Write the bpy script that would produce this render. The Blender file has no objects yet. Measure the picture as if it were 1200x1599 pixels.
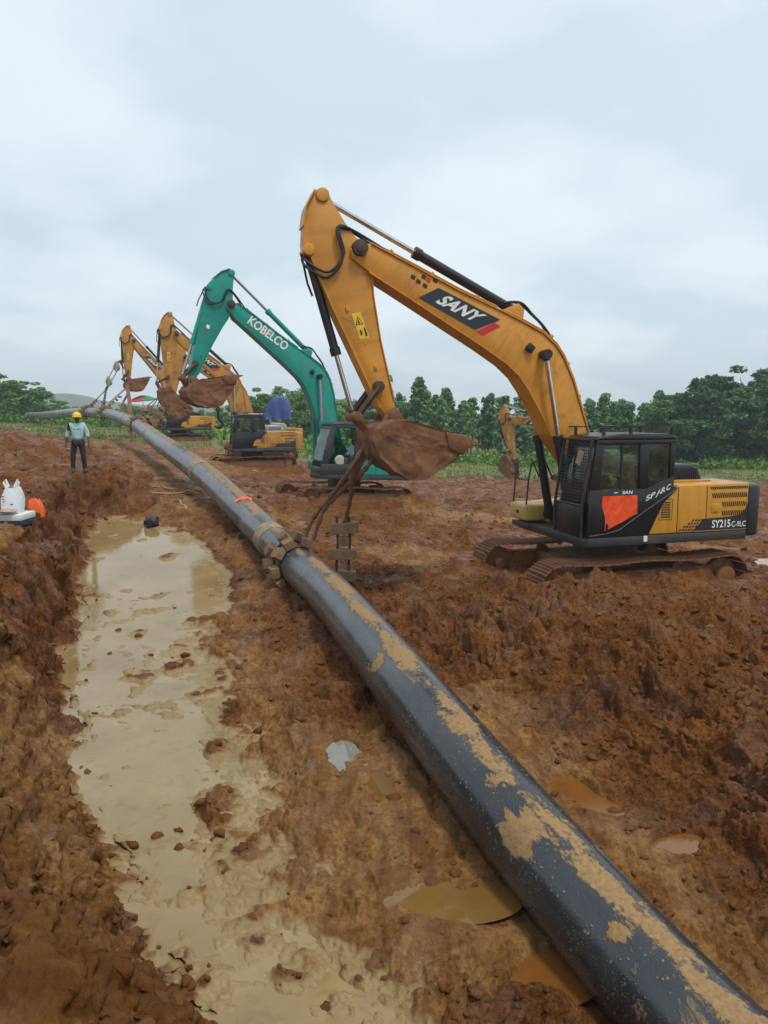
import bpy, bmesh, math, random
import numpy as np
from mathutils import Matrix, Vector, Quaternion

random.seed(7)
RNG = np.random.default_rng(11)
SC = bpy.context.scene
COL = SC.collection
PI = math.pi
R = math.radians

# ------------------------------------------------------------------ camera
FPX, YH = 1155.0, 648.0                       # focal length and horizon row of the 1200x1599 photograph
PITCH = math.atan((799.5 - YH) / FPX)
cam_d = bpy.data.cameras.new("camera")
cam_d.sensor_fit = 'VERTICAL'
cam_d.sensor_height = 36.0
cam_d.lens = 36.0 * FPX / 1599.0
cam_d.clip_start = 0.05
cam_d.clip_end = 6000
cam = bpy.data.objects.new("camera", cam_d)
COL.objects.link(cam)
CAM = Vector((0, 0, 4.0))
cam.location = CAM
cam.rotation_euler = (PI / 2 - PITCH, 0, 0)
SC.camera = cam

# ------------------------------------------------------------------ world, sun, exposure
SUN_EL, SUN_AZ = R(64), R(142)                # azimuth from +Y, clockwise: high, behind the camera's right shoulder
world = bpy.data.worlds.new("World")
SC.world = world
world.use_nodes = True
nt = world.node_tree
for n in list(nt.nodes):
    nt.nodes.remove(n)
def WN(t, **kw):
    n = nt.nodes.new(t)
    for k, v in kw.items():
        setattr(n, k, v)
    return n
w_out = WN('ShaderNodeOutputWorld')
w_bg = WN('ShaderNodeBackground')
w_bg.inputs['Strength'].default_value = 1.0
w_sky = WN('ShaderNodeTexSky', sky_type='NISHITA', sun_disc=False)
w_sky.sun_elevation = SUN_EL
w_sky.sun_rotation = SUN_AZ
w_sky.air_density = 1.2
w_sky.dust_density = 3.0
w_sky.altitude = 50
w_skym = WN('ShaderNodeVectorMath', operation='SCALE')
w_skym.inputs['Scale'].default_value = 0.085
nt.links.new(w_sky.outputs[0], w_skym.inputs[0])
w_tc = WN('ShaderNodeTexCoord')
w_sep = WN('ShaderNodeSeparateXYZ')
nt.links.new(w_tc.outputs['Generated'], w_sep.inputs[0])
w_zc = WN('ShaderNodeMath', operation='MAXIMUM'); w_zc.inputs[1].default_value = 0.0
nt.links.new(w_sep.outputs['Z'], w_zc.inputs[0])
w_za = WN('ShaderNodeMath', operation='ADD'); w_za.inputs[1].default_value = 0.22
nt.links.new(w_zc.outputs[0], w_za.inputs[0])
w_dx = WN('ShaderNodeMath', operation='DIVIDE'); w_dy = WN('ShaderNodeMath', operation='DIVIDE')
nt.links.new(w_sep.outputs['X'], w_dx.inputs[0]); nt.links.new(w_za.outputs[0], w_dx.inputs[1])
nt.links.new(w_sep.outputs['Y'], w_dy.inputs[0]); nt.links.new(w_za.outputs[0], w_dy.inputs[1])
w_cmb = WN('ShaderNodeCombineXYZ')
nt.links.new(w_dx.outputs[0], w_cmb.inputs[0]); nt.links.new(w_dy.outputs[0], w_cmb.inputs[1])
def wnoise(scale, detail, rough, off, dist=0.0):
    m = WN('ShaderNodeMapping'); m.inputs['Location'].default_value = off
    nt.links.new(w_cmb.outputs[0], m.inputs[0])
    n = WN('ShaderNodeTexNoise')
    n.inputs['Scale'].default_value = scale; n.inputs['Detail'].default_value = detail
    n.inputs['Roughness'].default_value = rough; n.inputs['Distortion'].default_value = dist
    nt.links.new(m.outputs[0], n.inputs['Vector'])
    return n
wn1 = wnoise(1.7, 6, 0.46, (3.1, 1.7, 0.4), 0.0)     # heaps of cloud
wn2 = wnoise(0.45, 4, 0.5, (7.7, 4.2, 2.0), 0.1)       # broad veils
def wramp(src, stops):
    r = WN('ShaderNodeValToRGB')
    e = r.color_ramp.elements
    while len(e) > 1: e.remove(e[-1])
    e[0].position = stops[0][0]; e[0].color = stops[0][1]
    for p, c in stops[1:]:
        x = e.new(p); x.color = c
    nt.links.new(src, r.inputs[0])
    return r
g = lambda v: (v, v, v, 1)
cl1 = wramp(wn1.outputs['Fac'], [(0.43, g(0)), (0.52, g(.5)), (0.64, g(1))])
veil = wramp(wn2.outputs['Fac'], [(0.33, (0.43, 0.53, 0.60, 1)), (0.66, (0.52, 0.605, 0.66, 1))])
w_m1 = WN('ShaderNodeMixRGB'); w_m1.inputs[0].default_value = 0.88
nt.links.new(w_skym.outputs[0], w_m1.inputs[1]); nt.links.new(veil.outputs[0], w_m1.inputs[2])
w_f2 = WN('ShaderNodeMath', operation='MULTIPLY'); w_f2.inputs[1].default_value = 0.42
nt.links.new(cl1.outputs[0], w_f2.inputs[0])
w_m2 = WN('ShaderNodeMixRGB'); w_m2.inputs[2].default_value = (0.74, 0.775, 0.80, 1)
nt.links.new(w_f2.outputs[0], w_m2.inputs[0]); nt.links.new(w_m1.outputs[0], w_m2.inputs[1])
nt.links.new(w_m2.outputs[0], w_bg.inputs['Color'])
nt.links.new(w_bg.outputs[0], w_out.inputs[0])

sun_d = bpy.data.lights.new("sun", 'SUN')
sun_d.energy = 1.5
sun_d.angle = R(11)
sun_d.color = (1.0, 0.96, 0.9)
sun = bpy.data.objects.new("sun", sun_d)
COL.objects.link(sun)
sdir = Vector((math.sin(SUN_AZ) * math.cos(SUN_EL), math.cos(SUN_AZ) * math.cos(SUN_EL), math.sin(SUN_EL)))
sun.rotation_euler = (-sdir).to_track_quat('-Z', 'Y').to_euler()
sun.location = (0, 0, 40)

SC.view_settings.view_transform = 'Standard'
SC.view_settings.look = 'None'
SC.view_settings.exposure = 0.56
SC.view_settings.gamma = 1.0
SC.view_settings.use_curve_mapping = False
SC.cycles.use_denoising = True
SC.cycles.denoiser = 'OPENIMAGEDENOISE'
SC.cycles.denoising_input_passes = 'RGB_ALBEDO_NORMAL'
SC.cycles.denoising_prefilter = 'NONE'
SC.cycles.max_bounces = 8
SC.cycles.transparent_max_bounces = 12
SC.cycles.volume_bounces = 0

# ------------------------------------------------------------------ helpers
def tag(o, label=None, cat=None, group=None, kind=None):
    if label: o['label'] = label
    if cat: o['category'] = cat
    if group: o['group'] = group
    if kind: o['kind'] = kind
    return o

def empty(name, loc=(0, 0, 0), rz=0.0, pitch=0.0, roll=0.0):
    o = bpy.data.objects.new(name, None)
    o.empty_display_size = 0.2
    COL.objects.link(o)
    o.location = loc
    o.rotation_mode = 'QUATERNION'
    o.rotation_quaternion = (Matrix.Rotation(rz, 3, 'Z') @ Matrix.Rotation(pitch, 3, 'Y') @ Matrix.Rotation(roll, 3, 'X')).to_quaternion()
    return o

def link(name, me, parent=None, mat=None, mw=None):
    if mat is not None and not me.materials:
        me.materials.append(mat)
    o = bpy.data.objects.new(name, me)
    COL.objects.link(o)
    if parent is not None:
        o.parent = parent
    if mw is not None:
        o.matrix_local = mw
    return o

class MB:
    """collects shapes, builds ONE mesh"""
    def __init__(s):
        s.v = []; s.f = []
    def add(s, vs, fs):
        b = len(s.v)
        s.v.extend([tuple(p) for p in vs])
        s.f.extend([tuple(b + i for i in f) for f in fs])
        return s
    def box(s, c, size, M=None):
        x, y, z = size[0] / 2, size[1] / 2, size[2] / 2
        vs = [Vector((sx * x, sy * y, sz * z)) for sx in (-1, 1) for sy in (-1, 1) for sz in (-1, 1)]
        if M is not None: vs = [M @ p for p in vs]
        vs = [p + Vector(c) for p in vs]
        return s.add(vs, [(0, 1, 3, 2), (4, 6, 7, 5), (0, 4, 5, 1), (2, 3, 7, 6), (0, 2, 6, 4), (1, 5, 7, 3)])
    def bb(s, a, b):
        c = [(a[i] + b[i]) / 2 for i in range(3)]
        return s.box(c, [abs(a[i] - b[i]) for i in range(3)])
    def prism(s, poly, y0, y1):
        """polygon in x,z extruded along y"""
        n = len(poly)
        vs = [(p[0], y0, p[1]) for p in poly] + [(p[0], y1, p[1]) for p in poly]
        fs = [tuple(range(n)), tuple(range(2 * n - 1, n - 1, -1))]
        fs += [(i, i + n, (i + 1) % n + n, (i + 1) % n) for i in range(n)]
        return s.add(vs, fs)
    def prism2(s, poly, ys):
        """like prism, with its own y0,y1 for each corner"""
        n = len(poly)
        vs = [(p[0], ys[i][0], p[1]) for i, p in enumerate(poly)] + [(p[0], ys[i][1], p[1]) for i, p in enumerate(poly)]
        fs = [tuple(range(n)), tuple(range(2 * n - 1, n - 1, -1))]
        fs += [(i, i + n, (i + 1) % n + n, (i + 1) % n) for i in range(n)]
        return s.add(vs, fs)
    def plan(s, poly, z0, z1):
        n = len(poly)
        vs = [(p[0], p[1], z0) for p in poly] + [(p[0], p[1], z1) for p in poly]
        fs = [tuple(range(n)), tuple(range(2 * n - 1, n - 1, -1))]
        fs += [(i, i + n, (i + 1) % n + n, (i + 1) % n) for i in range(n)]
        return s.add(vs, fs)
    def cyl(s, a, b, r, n=14, r2=None):
        return s.tube([a, b], [r, r if r2 is None else r2], n)
    def tube(s, pts, r, n=8, caps=True, closed=False):
        pts = [Vector(p) for p in pts]
        m = len(pts)
        rs = list(r) if isinstance(r, (list, tuple)) else [r] * m
        vs = []; fs = []
        up = None
        for i, p in enumerate(pts):
            if closed: t = pts[(i + 1) % m] - pts[i - 1]
            elif i == 0: t = pts[1] - p
            elif i == m - 1: t = p - pts[-2]
            else: t = pts[i + 1] - pts[i - 1]
            t.normalize()
            if up is None:
                up = Vector((0, 0, 1)) if abs(t.z) < 0.9 else Vector((1, 0, 0))
            a = t.cross(up)
            if a.length < 1e-6: a = t.orthogonal()
            a.normalize()
            b = a.cross(t); up = b
            for k in range(n):
                w = 2 * PI * k / n
                vs.append(p + (a * math.cos(w) + b * math.sin(w)) * rs[i])
        for i in range(m if closed else m - 1):
            for k in range(n):
                j = (i + 1) % m
                fs.append((i * n + k, i * n + (k + 1) % n, j * n + (k + 1) % n, j * n + k))
        if caps and not closed:
            fs.append(tuple(range(n - 1, -1, -1)))
            fs.append(tuple((m - 1) * n + k for k in range(n)))
        return s.add(vs, fs)
    def lathe(s, prof, n=20, c=(0, 0, 0), M=None):
        """profile of (r, z) turned about z"""
        vs = []; fs = []
        for r_, z in prof:
            for k in range(n):
                w = 2 * PI * k / n
                p = Vector((r_ * math.cos(w), r_ * math.sin(w), z))
                if M is not None: p = M @ p
                vs.append(p + Vector(c))
        for i in range(len(prof) - 1):
            for k in range(n):
                fs.append((i * n + k, i * n + (k + 1) % n, (i + 1) * n + (k + 1) % n, (i + 1) * n + k))
        fs.append(tuple(range(n - 1, -1, -1)))
        fs.append(tuple((len(prof) - 1) * n + k for k in range(n)))
        return s.add(vs, fs)
    def mesh(s, name, bevel=0.0, seg=2, smooth=35, fix=True, noise=0.0, nscale=3.0, noise2=0.0):
        me = bpy.data.meshes.new(name)
        bm = bmesh.new()
        vv = [bm.verts.new(p) for p in s.v]
        for f in s.f:
            try: bm.faces.new([vv[i] for i in f])
            except ValueError: pass
        if fix:
            bmesh.ops.recalc_face_normals(bm, faces=bm.faces[:])
        if bevel > 0:
            bm.normal_update()
            es = [e for e in bm.edges if len(e.link_faces) == 2 and e.calc_face_angle(0) > R(28)]
            bmesh.ops.bevel(bm, geom=es, offset=bevel, segments=seg, affect='EDGES', profile=0.5, clamp_overlap=True)
        if noise > 0:
            from mathutils import noise as mn
            for v in bm.verts:
                v.co += mn.noise_vector(v.co * nscale) * noise + mn.noise_vector(v.co * nscale * 3.3) * noise2
        bm.to_mesh(me); bm.free()
        if smooth:
            me.shade_smooth()
            me.set_sharp_from_angle(angle=R(smooth))
        return me
    def build(s, name, mat, parent=None, mw=None, **kw):
        me = s.mesh(name, **kw)
        return link(name, me, parent, mat, mw)

# ------------------------------------------------------------------ materials
MATS = {}
class NT:
    def __init__(s, name):
        s.m = bpy.data.materials.new(name)
        s.m.use_nodes = True
        s.t = s.m.node_tree
        for n in list(s.t.nodes): s.t.nodes.remove(n)
        s.out = s.t.nodes.new('ShaderNodeOutputMaterial')
        s.tc = s.t.nodes.new('ShaderNodeTexCoord')
    def n(s, t, **kw):
        n = s.t.nodes.new(t)
        for k, v in kw.items(): setattr(n, k, v)
        return n
    def l(s, a, b): s.t.links.new(a, b)
    def noise(s, scale, detail=4, rough=0.55, vec=None, dist=0.0, coord='Object'):
        n = s.n('ShaderNodeTexNoise')
        n.inputs['Scale'].default_value = scale; n.inputs['Detail'].default_value = detail
        n.inputs['Roughness'].default_value = rough; n.inputs['Distortion'].default_value = dist
        s.l(vec if vec is not None else s.tc.outputs[coord], n.inputs['Vector'])
        return n.outputs['Fac']
    def ramp(s, src, stops):
        r = s.n('ShaderNodeValToRGB'); e = r.color_ramp.elements
        while len(e) > 1: e.remove(e[-1])
        for i, (p, c) in enumerate(stops):
            if not isinstance(c, (tuple, list)): c = (c, c, c)
            x = e[0] if i == 0 else e.new(p)
            x.position = p; x.color = (c[0], c[1], c[2], 1)
        s.l(src, r.inputs[0])
        return r.outputs[0]
    def math(s, op, a, b=None, clamp=False):
        n = s.n('ShaderNodeMath', operation=op); n.use_clamp = clamp
        for i, x in enumerate((a, b)):
            if x is None: continue
            if isinstance(x, (int, float)): n.inputs[i].default_value = x
            else: s.l(x, n.inputs[i])
        return n.outputs[0]
    def mix(s, fac, a, b, blend='MIX'):
        n = s.n('ShaderNodeMixRGB', blend_type=blend)
        for i, x in enumerate((fac, a, b)):
            if isinstance(x, (int, float)): n.inputs[i].default_value = x
            elif isinstance(x, (tuple, list)): n.inputs[i].default_value = (x[0], x[1], x[2], 1)
            else: s.l(x, n.inputs[i])
        return n.outputs[0]
    def bump(s, h, strength=0.4, dist=0.02, normal=None):
        b = s.n('ShaderNodeBump'); b.inputs['Strength'].default_value = strength; b.inputs['Distance'].default_value = dist
        s.l(h, b.inputs['Height'])
        if normal is not None: s.l(normal, b.inputs['Normal'])
        return b.outputs[0]
    def bsdf(s, color, rough=0.5, metal=0.0, normal=None, spec=0.5, **kw):
        p = s.n('ShaderNodeBsdfPrincipled')
        for k, x in (('Base Color', color), ('Roughness', rough), ('Metallic', metal), ('Specular IOR Level', spec)):
            if isinstance(x, (int, float)): p.inputs[k].default_value = x
            elif isinstance(x, (tuple, list)): p.inputs[k].default_value = (x[0], x[1], x[2], 1)
            else: s.l(x, p.inputs[k])
        if normal is not None: s.l(normal, p.inputs['Normal'])
        s.l(p.outputs[0], s.out.inputs[0])
        return p

MUDC = (0.135, 0.062, 0.032)
def paint(name, col, rough=0.38, mud=0.25, mudcol=(0.17, 0.075, 0.032), scale=1.6, metal=0.0, spec=0.5):
    """paint with faded patches, grime streaks, scratches and splashed mud"""
    k = NT(name)
    n1 = k.noise(.9, 5, 0.6); n2 = k.noise(scale, 8, 0.7, dist=0.5); n3 = k.noise(26, 4, 0.65)
    c = k.mix(k.ramp(n1, [(.3, 0), (.7, 1)]), tuple(x * .80 for x in col), tuple(min(1, x * 1.06) for x in col))
    # grime run down in streaks
    mp = k.n('ShaderNodeMapping'); mp.inputs['Scale'].default_value = (5.0, 5.0, .55); k.l(k.tc.outputs['Object'], mp.inputs[0])
    st = k.noise(1.6, 6, .65, vec=mp.outputs[0])
    c = k.mix(k.ramp(st, [(.46, 0), (.72, .42)]), c, tuple(x * .42 + y * .12 for x, y in zip(col, mudcol)))
    m = k.math('MULTIPLY', k.ramp(n2, [(.66 - mud * .5, 0), (.82 - mud * .5, 1)]), k.ramp(n3, [(.3, .25), (.62, 1)]))
    sp = k.math('MULTIPLY', k.ramp(k.noise(42, 2, .5), [(.64, 0), (.69, 1)]), k.ramp(k.noise(2.3, 3, .5), [(.42, 0), (.62, 1)]))
    m = k.math('MAXIMUM', m, k.math('MULTIPLY', sp, 0.75))
    c = k.mix(m, c, mudcol)
    r = k.mix(m, (rough,) * 3, (.85,) * 3)
    rr = k.math('ADD', r, k.math('MULTIPLY', k.math('SUBTRACT', st, .5), .35))
    k.bsdf(c, rr, metal, k.bump(k.math('ADD', m, k.math('MULTIPLY', n3, .08)), .5, .005), spec)
    MATS[name] = k.m
    return k.m

paint('yellow_paint', (0.62, 0.265, 0.028), .40, .15)
paint('old_yellow_paint', (0.52, 0.245, 0.036), .46, .30)
paint('bright_yellow', (0.60, 0.28, 0.026), .36, .12)
paint('pale_yellow', (0.62, 0.40, 0.11), .42, .22)
paint('teal_paint', (0.004, 0.285, 0.225), .40, .16)
paint('black_paint', (0.011, 0.012, 0.015), .32, .14)
paint('navy_paint', (0.020, 0.024, 0.033), .34, .12)
paint('grey_paint', (0.035, 0.038, 0.043), .42, .2)
paint('black_steel', (0.013, 0.014, 0.017), .42, .2)
paint('white_paint', (0.62, 0.62, 0.60), .4, .1)
paint('pale_grey', (0.38, 0.39, 0.38), .45, .3)
paint('rubber', (0.012, 0.012, 0.013), .6, .15)
paint('muddy_steel', (0.11, 0.045, 0.018), .66, .62, (0.22, 0.090, 0.032), 3.0)
paint('dark_muddy_steel', (0.045, 0.03, 0.02), .65, .42, (0.13, 0.058, 0.024), 3.0)
paint('timber', (0.30, 0.18, 0.085), .8, .45, (0.18, 0.095, 0.05), 5.0)
paint('pale_timber', (0.42, 0.31, 0.19), .8, .3, (0.2, 0.11, 0.06), 5.0)
paint('strap', (0.020, 0.018, 0.017), .8, .5, (0.13, 0.07, 0.04), 4.0)
paint('rope', (0.21, 0.105, 0.055), .9, .4, (0.15, 0.075, 0.04), 6.0)
paint('chain', (0.035, 0.033, 0.032), .5, .3)
paint('sheave', (0.40, 0.34, 0.27), .6, .3)

def plain(name, col, rough=0.5, metal=0.0, spec=0.5, var=0.12, scale=6, bump=0.0):
    k = NT(name)
    n = k.noise(scale, 5, .6)
    c = k.mix(k.ramp(n, [(.3, 0), (.7, 1)]), tuple(x * (1 - var) for x in col), tuple(min(1, x * (1 + var)) for x in col))
    k.bsdf(c, rough, metal, k.bump(n, bump, .02) if bump else None, spec)
    MATS[name] = k.m
    return k.m
plain('chrome', (0.62, 0.62, 0.62), .16, 1.0)
plain('worn_chrome', (0.42, 0.41, 0.40), .3, .9)
plain('decal_white', (0.74, 0.74, 0.73), .45)
plain('decal_dark', (0.018, 0.022, 0.032), .4)
plain('decal_red', (0.55, 0.018, 0.03), .4)
plain('decal_yellow', (0.72, 0.46, 0.02), .45)
plain('decal_black', (0.012, 0.012, 0.012), .45)
plain('orange_cloth', (0.78, 0.075, 0.012), .75, var=.18, scale=9, bump=.5)
plain('orange_plastic', (0.80, 0.115, 0.02), .5, var=.2)
plain('blue_tarp', (0.03, 0.055, 0.19), .42, var=.3, scale=4, bump=.3)
plain('skin', (0.075, 0.038, 0.022), .55)
plain('hair', (0.01, 0.009, 0.008), .6)
plain('pale_shirt', (0.33, 0.50, 0.49), .85, var=.12, scale=12, bump=.4)
plain('shirt_print', (0.10, 0.19, 0.21), .85)
plain('white_shirt', (0.55, 0.55, 0.57), .85, var=.15, scale=20)
plain('dark_shirt', (0.03, 0.028, 0.04), .85)
plain('green_shirt', (0.24, 0.29, 0.23), .85)
plain('pink_cloth', (0.4, 0.09, 0.14), .85)
plain('trousers', (0.013, 0.013, 0.017), .85, var=.3)
plain('boots', (0.03, 0.024, 0.02), .6, var=.4)
plain('helmet_yellow', (0.78, 0.50, 0.012), .35, var=.05)
plain('seat_cloth', (0.03, 0.03, 0.032), .8)
plain('cab_lining', (0.05, 0.05, 0.052), .75)
plain('umbrella_red', (0.55, 0.05, 0.05), .7)
plain('umbrella_green', (0.05, 0.22, 0.08), .7)
plain('bag_white', (0.66, 0.67, 0.68), .5, var=.1, scale=20, bump=.4)
plain('foam_board', (0.60, 0.66, 0.62), .6)
plain('dark_blue', (0.02, 0.03, 0.08), .5)
plain('green_plastic', (0.03, 0.28, 0.12), .5)
plain('peach_plastic', (0.72, 0.25, 0.06), .6)
plain('black_plastic', (0.012, 0.012, 0.014), .35)
plain('card', (0.42, 0.26, 0.15), .8, var=.3, scale=14)
plain('red_lens', (0.5, 0.01, 0.012), .2)
plain('dark_rock', (0.022, 0.020, 0.020), .6, var=.5, bump=.8)
plain('bark', (0.14, 0.11, 0.085), .9, var=.4, scale=8, bump=.6)
plain('cream', (0.46, 0.42, 0.31), .6)

def glass(name, tint=(0.62, 0.80, 0.75), gloss=0.22):
    k = NT(name)
    tr = k.n('ShaderNodeBsdfTransparent'); tr.inputs[0].default_value = (*tint, 1)
    gl = k.n('ShaderNodeBsdfGlossy'); gl.inputs['Roughness'].default_value = 0.03
    gl.inputs[0].default_value = (.9, .95, .95, 1)
    fr = k.n('ShaderNodeFresnel'); fr.inputs[0].default_value = 1.5
    f = k.math('ADD', fr.outputs[0], k.math('MULTIPLY', k.ramp(k.noise(3, 5, .6), [(.4, 0), (.8, 1)]), gloss))
    df = k.n('ShaderNodeBsdfDiffuse'); df.inputs[0].default_value = (.13, .16, .16, 1)
    m0 = k.n('ShaderNodeMixShader'); k.l(k.math('MULTIPLY', k.ramp(k.noise(9, 6, .7), [(.5, 0), (.85, 1)]), .16), m0.inputs[0])
    k.l(tr.outputs[0], m0.inputs[1]); k.l(df.outputs[0], m0.inputs[2])
    ms = k.n('ShaderNodeMixShader')
    k.l(f, ms.inputs[0]); k.l(m0.outputs[0], ms.inputs[1]); k.l(gl.outputs[0], ms.inputs[2])
    k.l(ms.outputs[0], k.out.inputs[0])
    MATS[name] = k.m
glass('cab_glass')
glass('green_glass', (0.62, 0.80, 0.75), .10)

# ------------------------------------------------------------------ numpy noise
_PERM = np.random.default_rng(3).permutation(1024).astype(np.int32)
_PERM = np.r_[_PERM, _PERM]
_RA = np.random.default_rng(4).uniform(0, 1, (3, 1024)).astype(np.float32)
_GX = np.cos(_RA[0] * 2 * PI); _GY = np.sin(_RA[0] * 2 * PI)
def _cell(ix, iy, seed):
    return _PERM[_PERM[(ix + seed * 131) & 1023] + (iy & 1023)]
def _perlin_tile(n_cells, res, seed):
    """one octave on a square that repeats: n_cells lattice cells over res samples"""
    t = np.arange(res, dtype=np.float32) * (n_cells / res)
    x, y = np.meshgrid(t, t)
    ix = np.floor(x).astype(np.int32); iy = np.floor(y).astype(np.int32)
    fx = x - ix; fy = y - iy
    u = fx * fx * fx * (fx * (fx * 6 - 15) + 10); v = fy * fy * fy * (fy * (fy * 6 - 15) + 10)
    def gr(a, b):
        h = _cell((ix + a) % n_cells, (iy + b) % n_cells, seed)
        return _GX[h] * (fx - a) + _GY[h] * (fy - b)
    a = gr(0, 0); a += (gr(1, 0) - a) * u
    c = gr(0, 1); c += (gr(1, 1) - c) * u
    return 1.4 * (a + (c - a) * v)
_PER, _RES = 48, 1152
_OCT = [_perlin_tile(_PER * 2 ** i, _RES, 5 + i) for i in range(4)]
_TAB = {}
def fbm(x, y, scale, octv=4, seed=0, gain=0.5):
    key = (octv, gain)
    if key not in _TAB:
        a = 1.0; t = 0; S = 0
        for i in range(octv):
            S = S + a * np.roll(_OCT[i], (37 * i, 91 * i), (0, 1)); t += a; a *= gain
        _TAB[key] = (S / t * 1.6).astype(np.float32)
    T = _TAB[key]
    k = _RES / _PER / scale
    X = np.asarray(x) * k + (seed * 7919) % 1151; Y = np.asarray(y) * k + (seed * 104729) % 1093
    ix = np.floor(X); iy = np.floor(Y)
    u = (X - ix).astype(np.float32); v = (Y - iy).astype(np.float32)
    i0 = (ix.astype(np.int64) % _RES); j0 = (iy.astype(np.int64) % _RES); i1 = (i0 + 1) % _RES; j1 = (j0 + 1) % _RES
    a = T[j0, i0]; a = a + (T[j0, i1] - a) * u
    c = T[j1, i0]; c = c + (T[j1, i1] - c) * u
    return a + (c - a) * v
def lumps(x, y, scale, seed):
    """clods: rounded heaps of random size, 0..1"""
    X = np.asarray(x / scale, np.float32); Y = np.asarray(y / scale, np.float32)
    ix = np.floor(X).astype(np.int32); iy = np.floor(Y).astype(np.int32)
    best = np.zeros_like(X)
    for a in (-1, 0, 1):
        for b in (-1, 0, 1):
            h = _cell(ix + a, iy + b, seed)
            dx = X - (ix + a) - _RA[0][h]; dy = Y - (iy + b) - _RA[1][h]
            rr = .35 + .6 * _RA[2][h]
            hh = np.clip(1 - (dx * dx + dy * dy) / (rr * rr), 0, 1) ** .8 * rr
            np.maximum(best, hh, out=best)
    return best
def sstep(a, b, x):
    t = np.clip((x - a) / (b - a), 0, 1)
    return t * t * (3 - 2 * t)
def tps(ctrl):
    C = np.array(ctrl, float); n = len(C)
    def U(r2): return np.where(r2 > 1e-12, 0.5 * r2 * np.log(np.maximum(r2, 1e-12)), 0)
    D2 = ((C[:, None, :2] - C[None, :, :2]) ** 2).sum(-1)
    A = np.zeros((n + 3, n + 3))
    A[:n, :n] = U(D2) + np.eye(n) * 0.02
    A[:n, n] = 1; A[:n, n + 1:] = C[:, :2]; A[n, :n] = 1; A[n + 1:, :n] = C[:, :2].T
    w = np.linalg.solve(A, np.r_[C[:, 2], 0, 0, 0])
    def f0(x, y):
        s = w[n] + w[n + 1] * x + w[n + 2] * y
        for i in range(n):
            s = s + w[i] * U((x - C[i, 0]) ** 2 + (y - C[i, 1]) ** 2)
        return s
    gx = np.r_[np.linspace(-80, -14, 90, endpoint=False), np.linspace(-14, 14, 150, endpoint=False), np.linspace(14, 80, 60)]
    gy = np.r_[np.linspace(-10, 30, 210, endpoint=False), np.linspace(30, 150, 110)]
    TX, TY = np.meshgrid(gx, gy)
    TZ = f0(TX, TY)
    def f(x, y):
        i = np.interp(x, gx, np.arange(len(gx))); j = np.interp(y, gy, np.arange(len(gy)))
        i0 = np.clip(i.astype(int), 0, len(gx) - 2); j0 = np.clip(j.astype(int), 0, len(gy) - 2)
        u = i - i0; v = j - j0
        return (TZ[j0, i0] * (1 - u) + TZ[j0, i0 + 1] * u) * (1 - v) + (TZ[j0 + 1, i0] * (1 - u) + TZ[j0 + 1, i0 + 1] * u) * v
    return f

PIPE_R = 0.38
PIPE = [(4.6, -1.5, .02), (3.5, 0.9, .05), (2.62, 2.75, .08), (1.84, 4.57, .16), (1.05, 6.35, .50), (.32, 8.48, .71), (-.87, 12.43, .86), (-1.84, 14.93, 1.0), (-3.27, 18.33, 1.34),
        (-5.33, 22.73, 2.0), (-7.78, 27.6, 2.60), (-9.93, 32.4, 2.93), (-13.2, 40.2, 3.36), (-16.9, 47.9, 3.82), (-20, 53.7, 4.09),
        (-24, 59.4, 4.2), (-28.8, 67, 4.12), (-34.9, 76.6, 3.95), (-42, 88, 3.92), (-60, 112, 3.6)]

floor_z = tps([(-.7, 4.4, -.05), (-1.8, 6.7, -.05), (-2.5, 8.8, -.05), (-3, 10.5, -.03), (-4.3, 13.9, .2), (-5.8, 17.5, .53), (-7.3, 20.5, .82),
    (1.84, 4.57, -.20), (1.05, 6.35, .10), (.32, 8.48, .33), (-.87, 12.43, .42), (-1.84, 14.93, .54), (-3.27, 18.33, .88), (-5.33, 22.73, 1.25),
    (-7.78, 27.6, 1.6), (-9.93, 32.4, 1.8), (-13.2, 40.2, 1.95), (-16.9, 47.9, 2.1), (-20, 53.7, 2.2), (-24, 59.4, 2.35),
    (0, 5.5, .07), (-.45, 7.6, .14), (-.9, 9.2, .15), (-1.6, 11.3, .2), (-2.4, 13.7, .38), (2.62, 2.9, -.3), (0.5, 3.8, .05),
    (2.9, 5.0, -.12), (2.2, 7.2, .05), (3.3, 6.2, .1), (4.2, 6.6, .62), (3.2, 8.2, .50), (4.6, 8.6, 1.0), (2.3, 10.2, .80), (4.9, 10.4, 1.02), (1.3, 11.0, .55), (7, 9, 1.15), (7, 11, 1.0),
    (4.5, 14.8, .80), (2, 15, .72), (7, 14.5, .80), (3, 12.5, 1.0), (6, 12.5, .98), (9, 16.8, .52), (.3, 13.6, .62), (.75, 12.7, .80), (1.6, 12.0, .92), (0, 17, .62), (0, 22, .6),
    (-1.5, 27.9, .74), (2, 28, .66), (3, 22, .42), (8, 25, .25), (-4, 33, .78), (-7.5, 42, 1.06), (-12, 50, 1.35), (-16.3, 58.9, 1.88),
    (5, 40, -.1), (14, 50, -.70), (25, 50, -.95), (0, 60, -.2), (15, 90, -1), (40, 90, -1), (-10, 90, 1.2), (-30, 78, 2.6), (60, 60, -1), (20, 30, -.1), (30, 15, .3), (12, 10, .9), (12, 4, .9),
    (0, 140, 0), (70, 140, -1), (-70, 140, 3), (6, -6, .3)])
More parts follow.
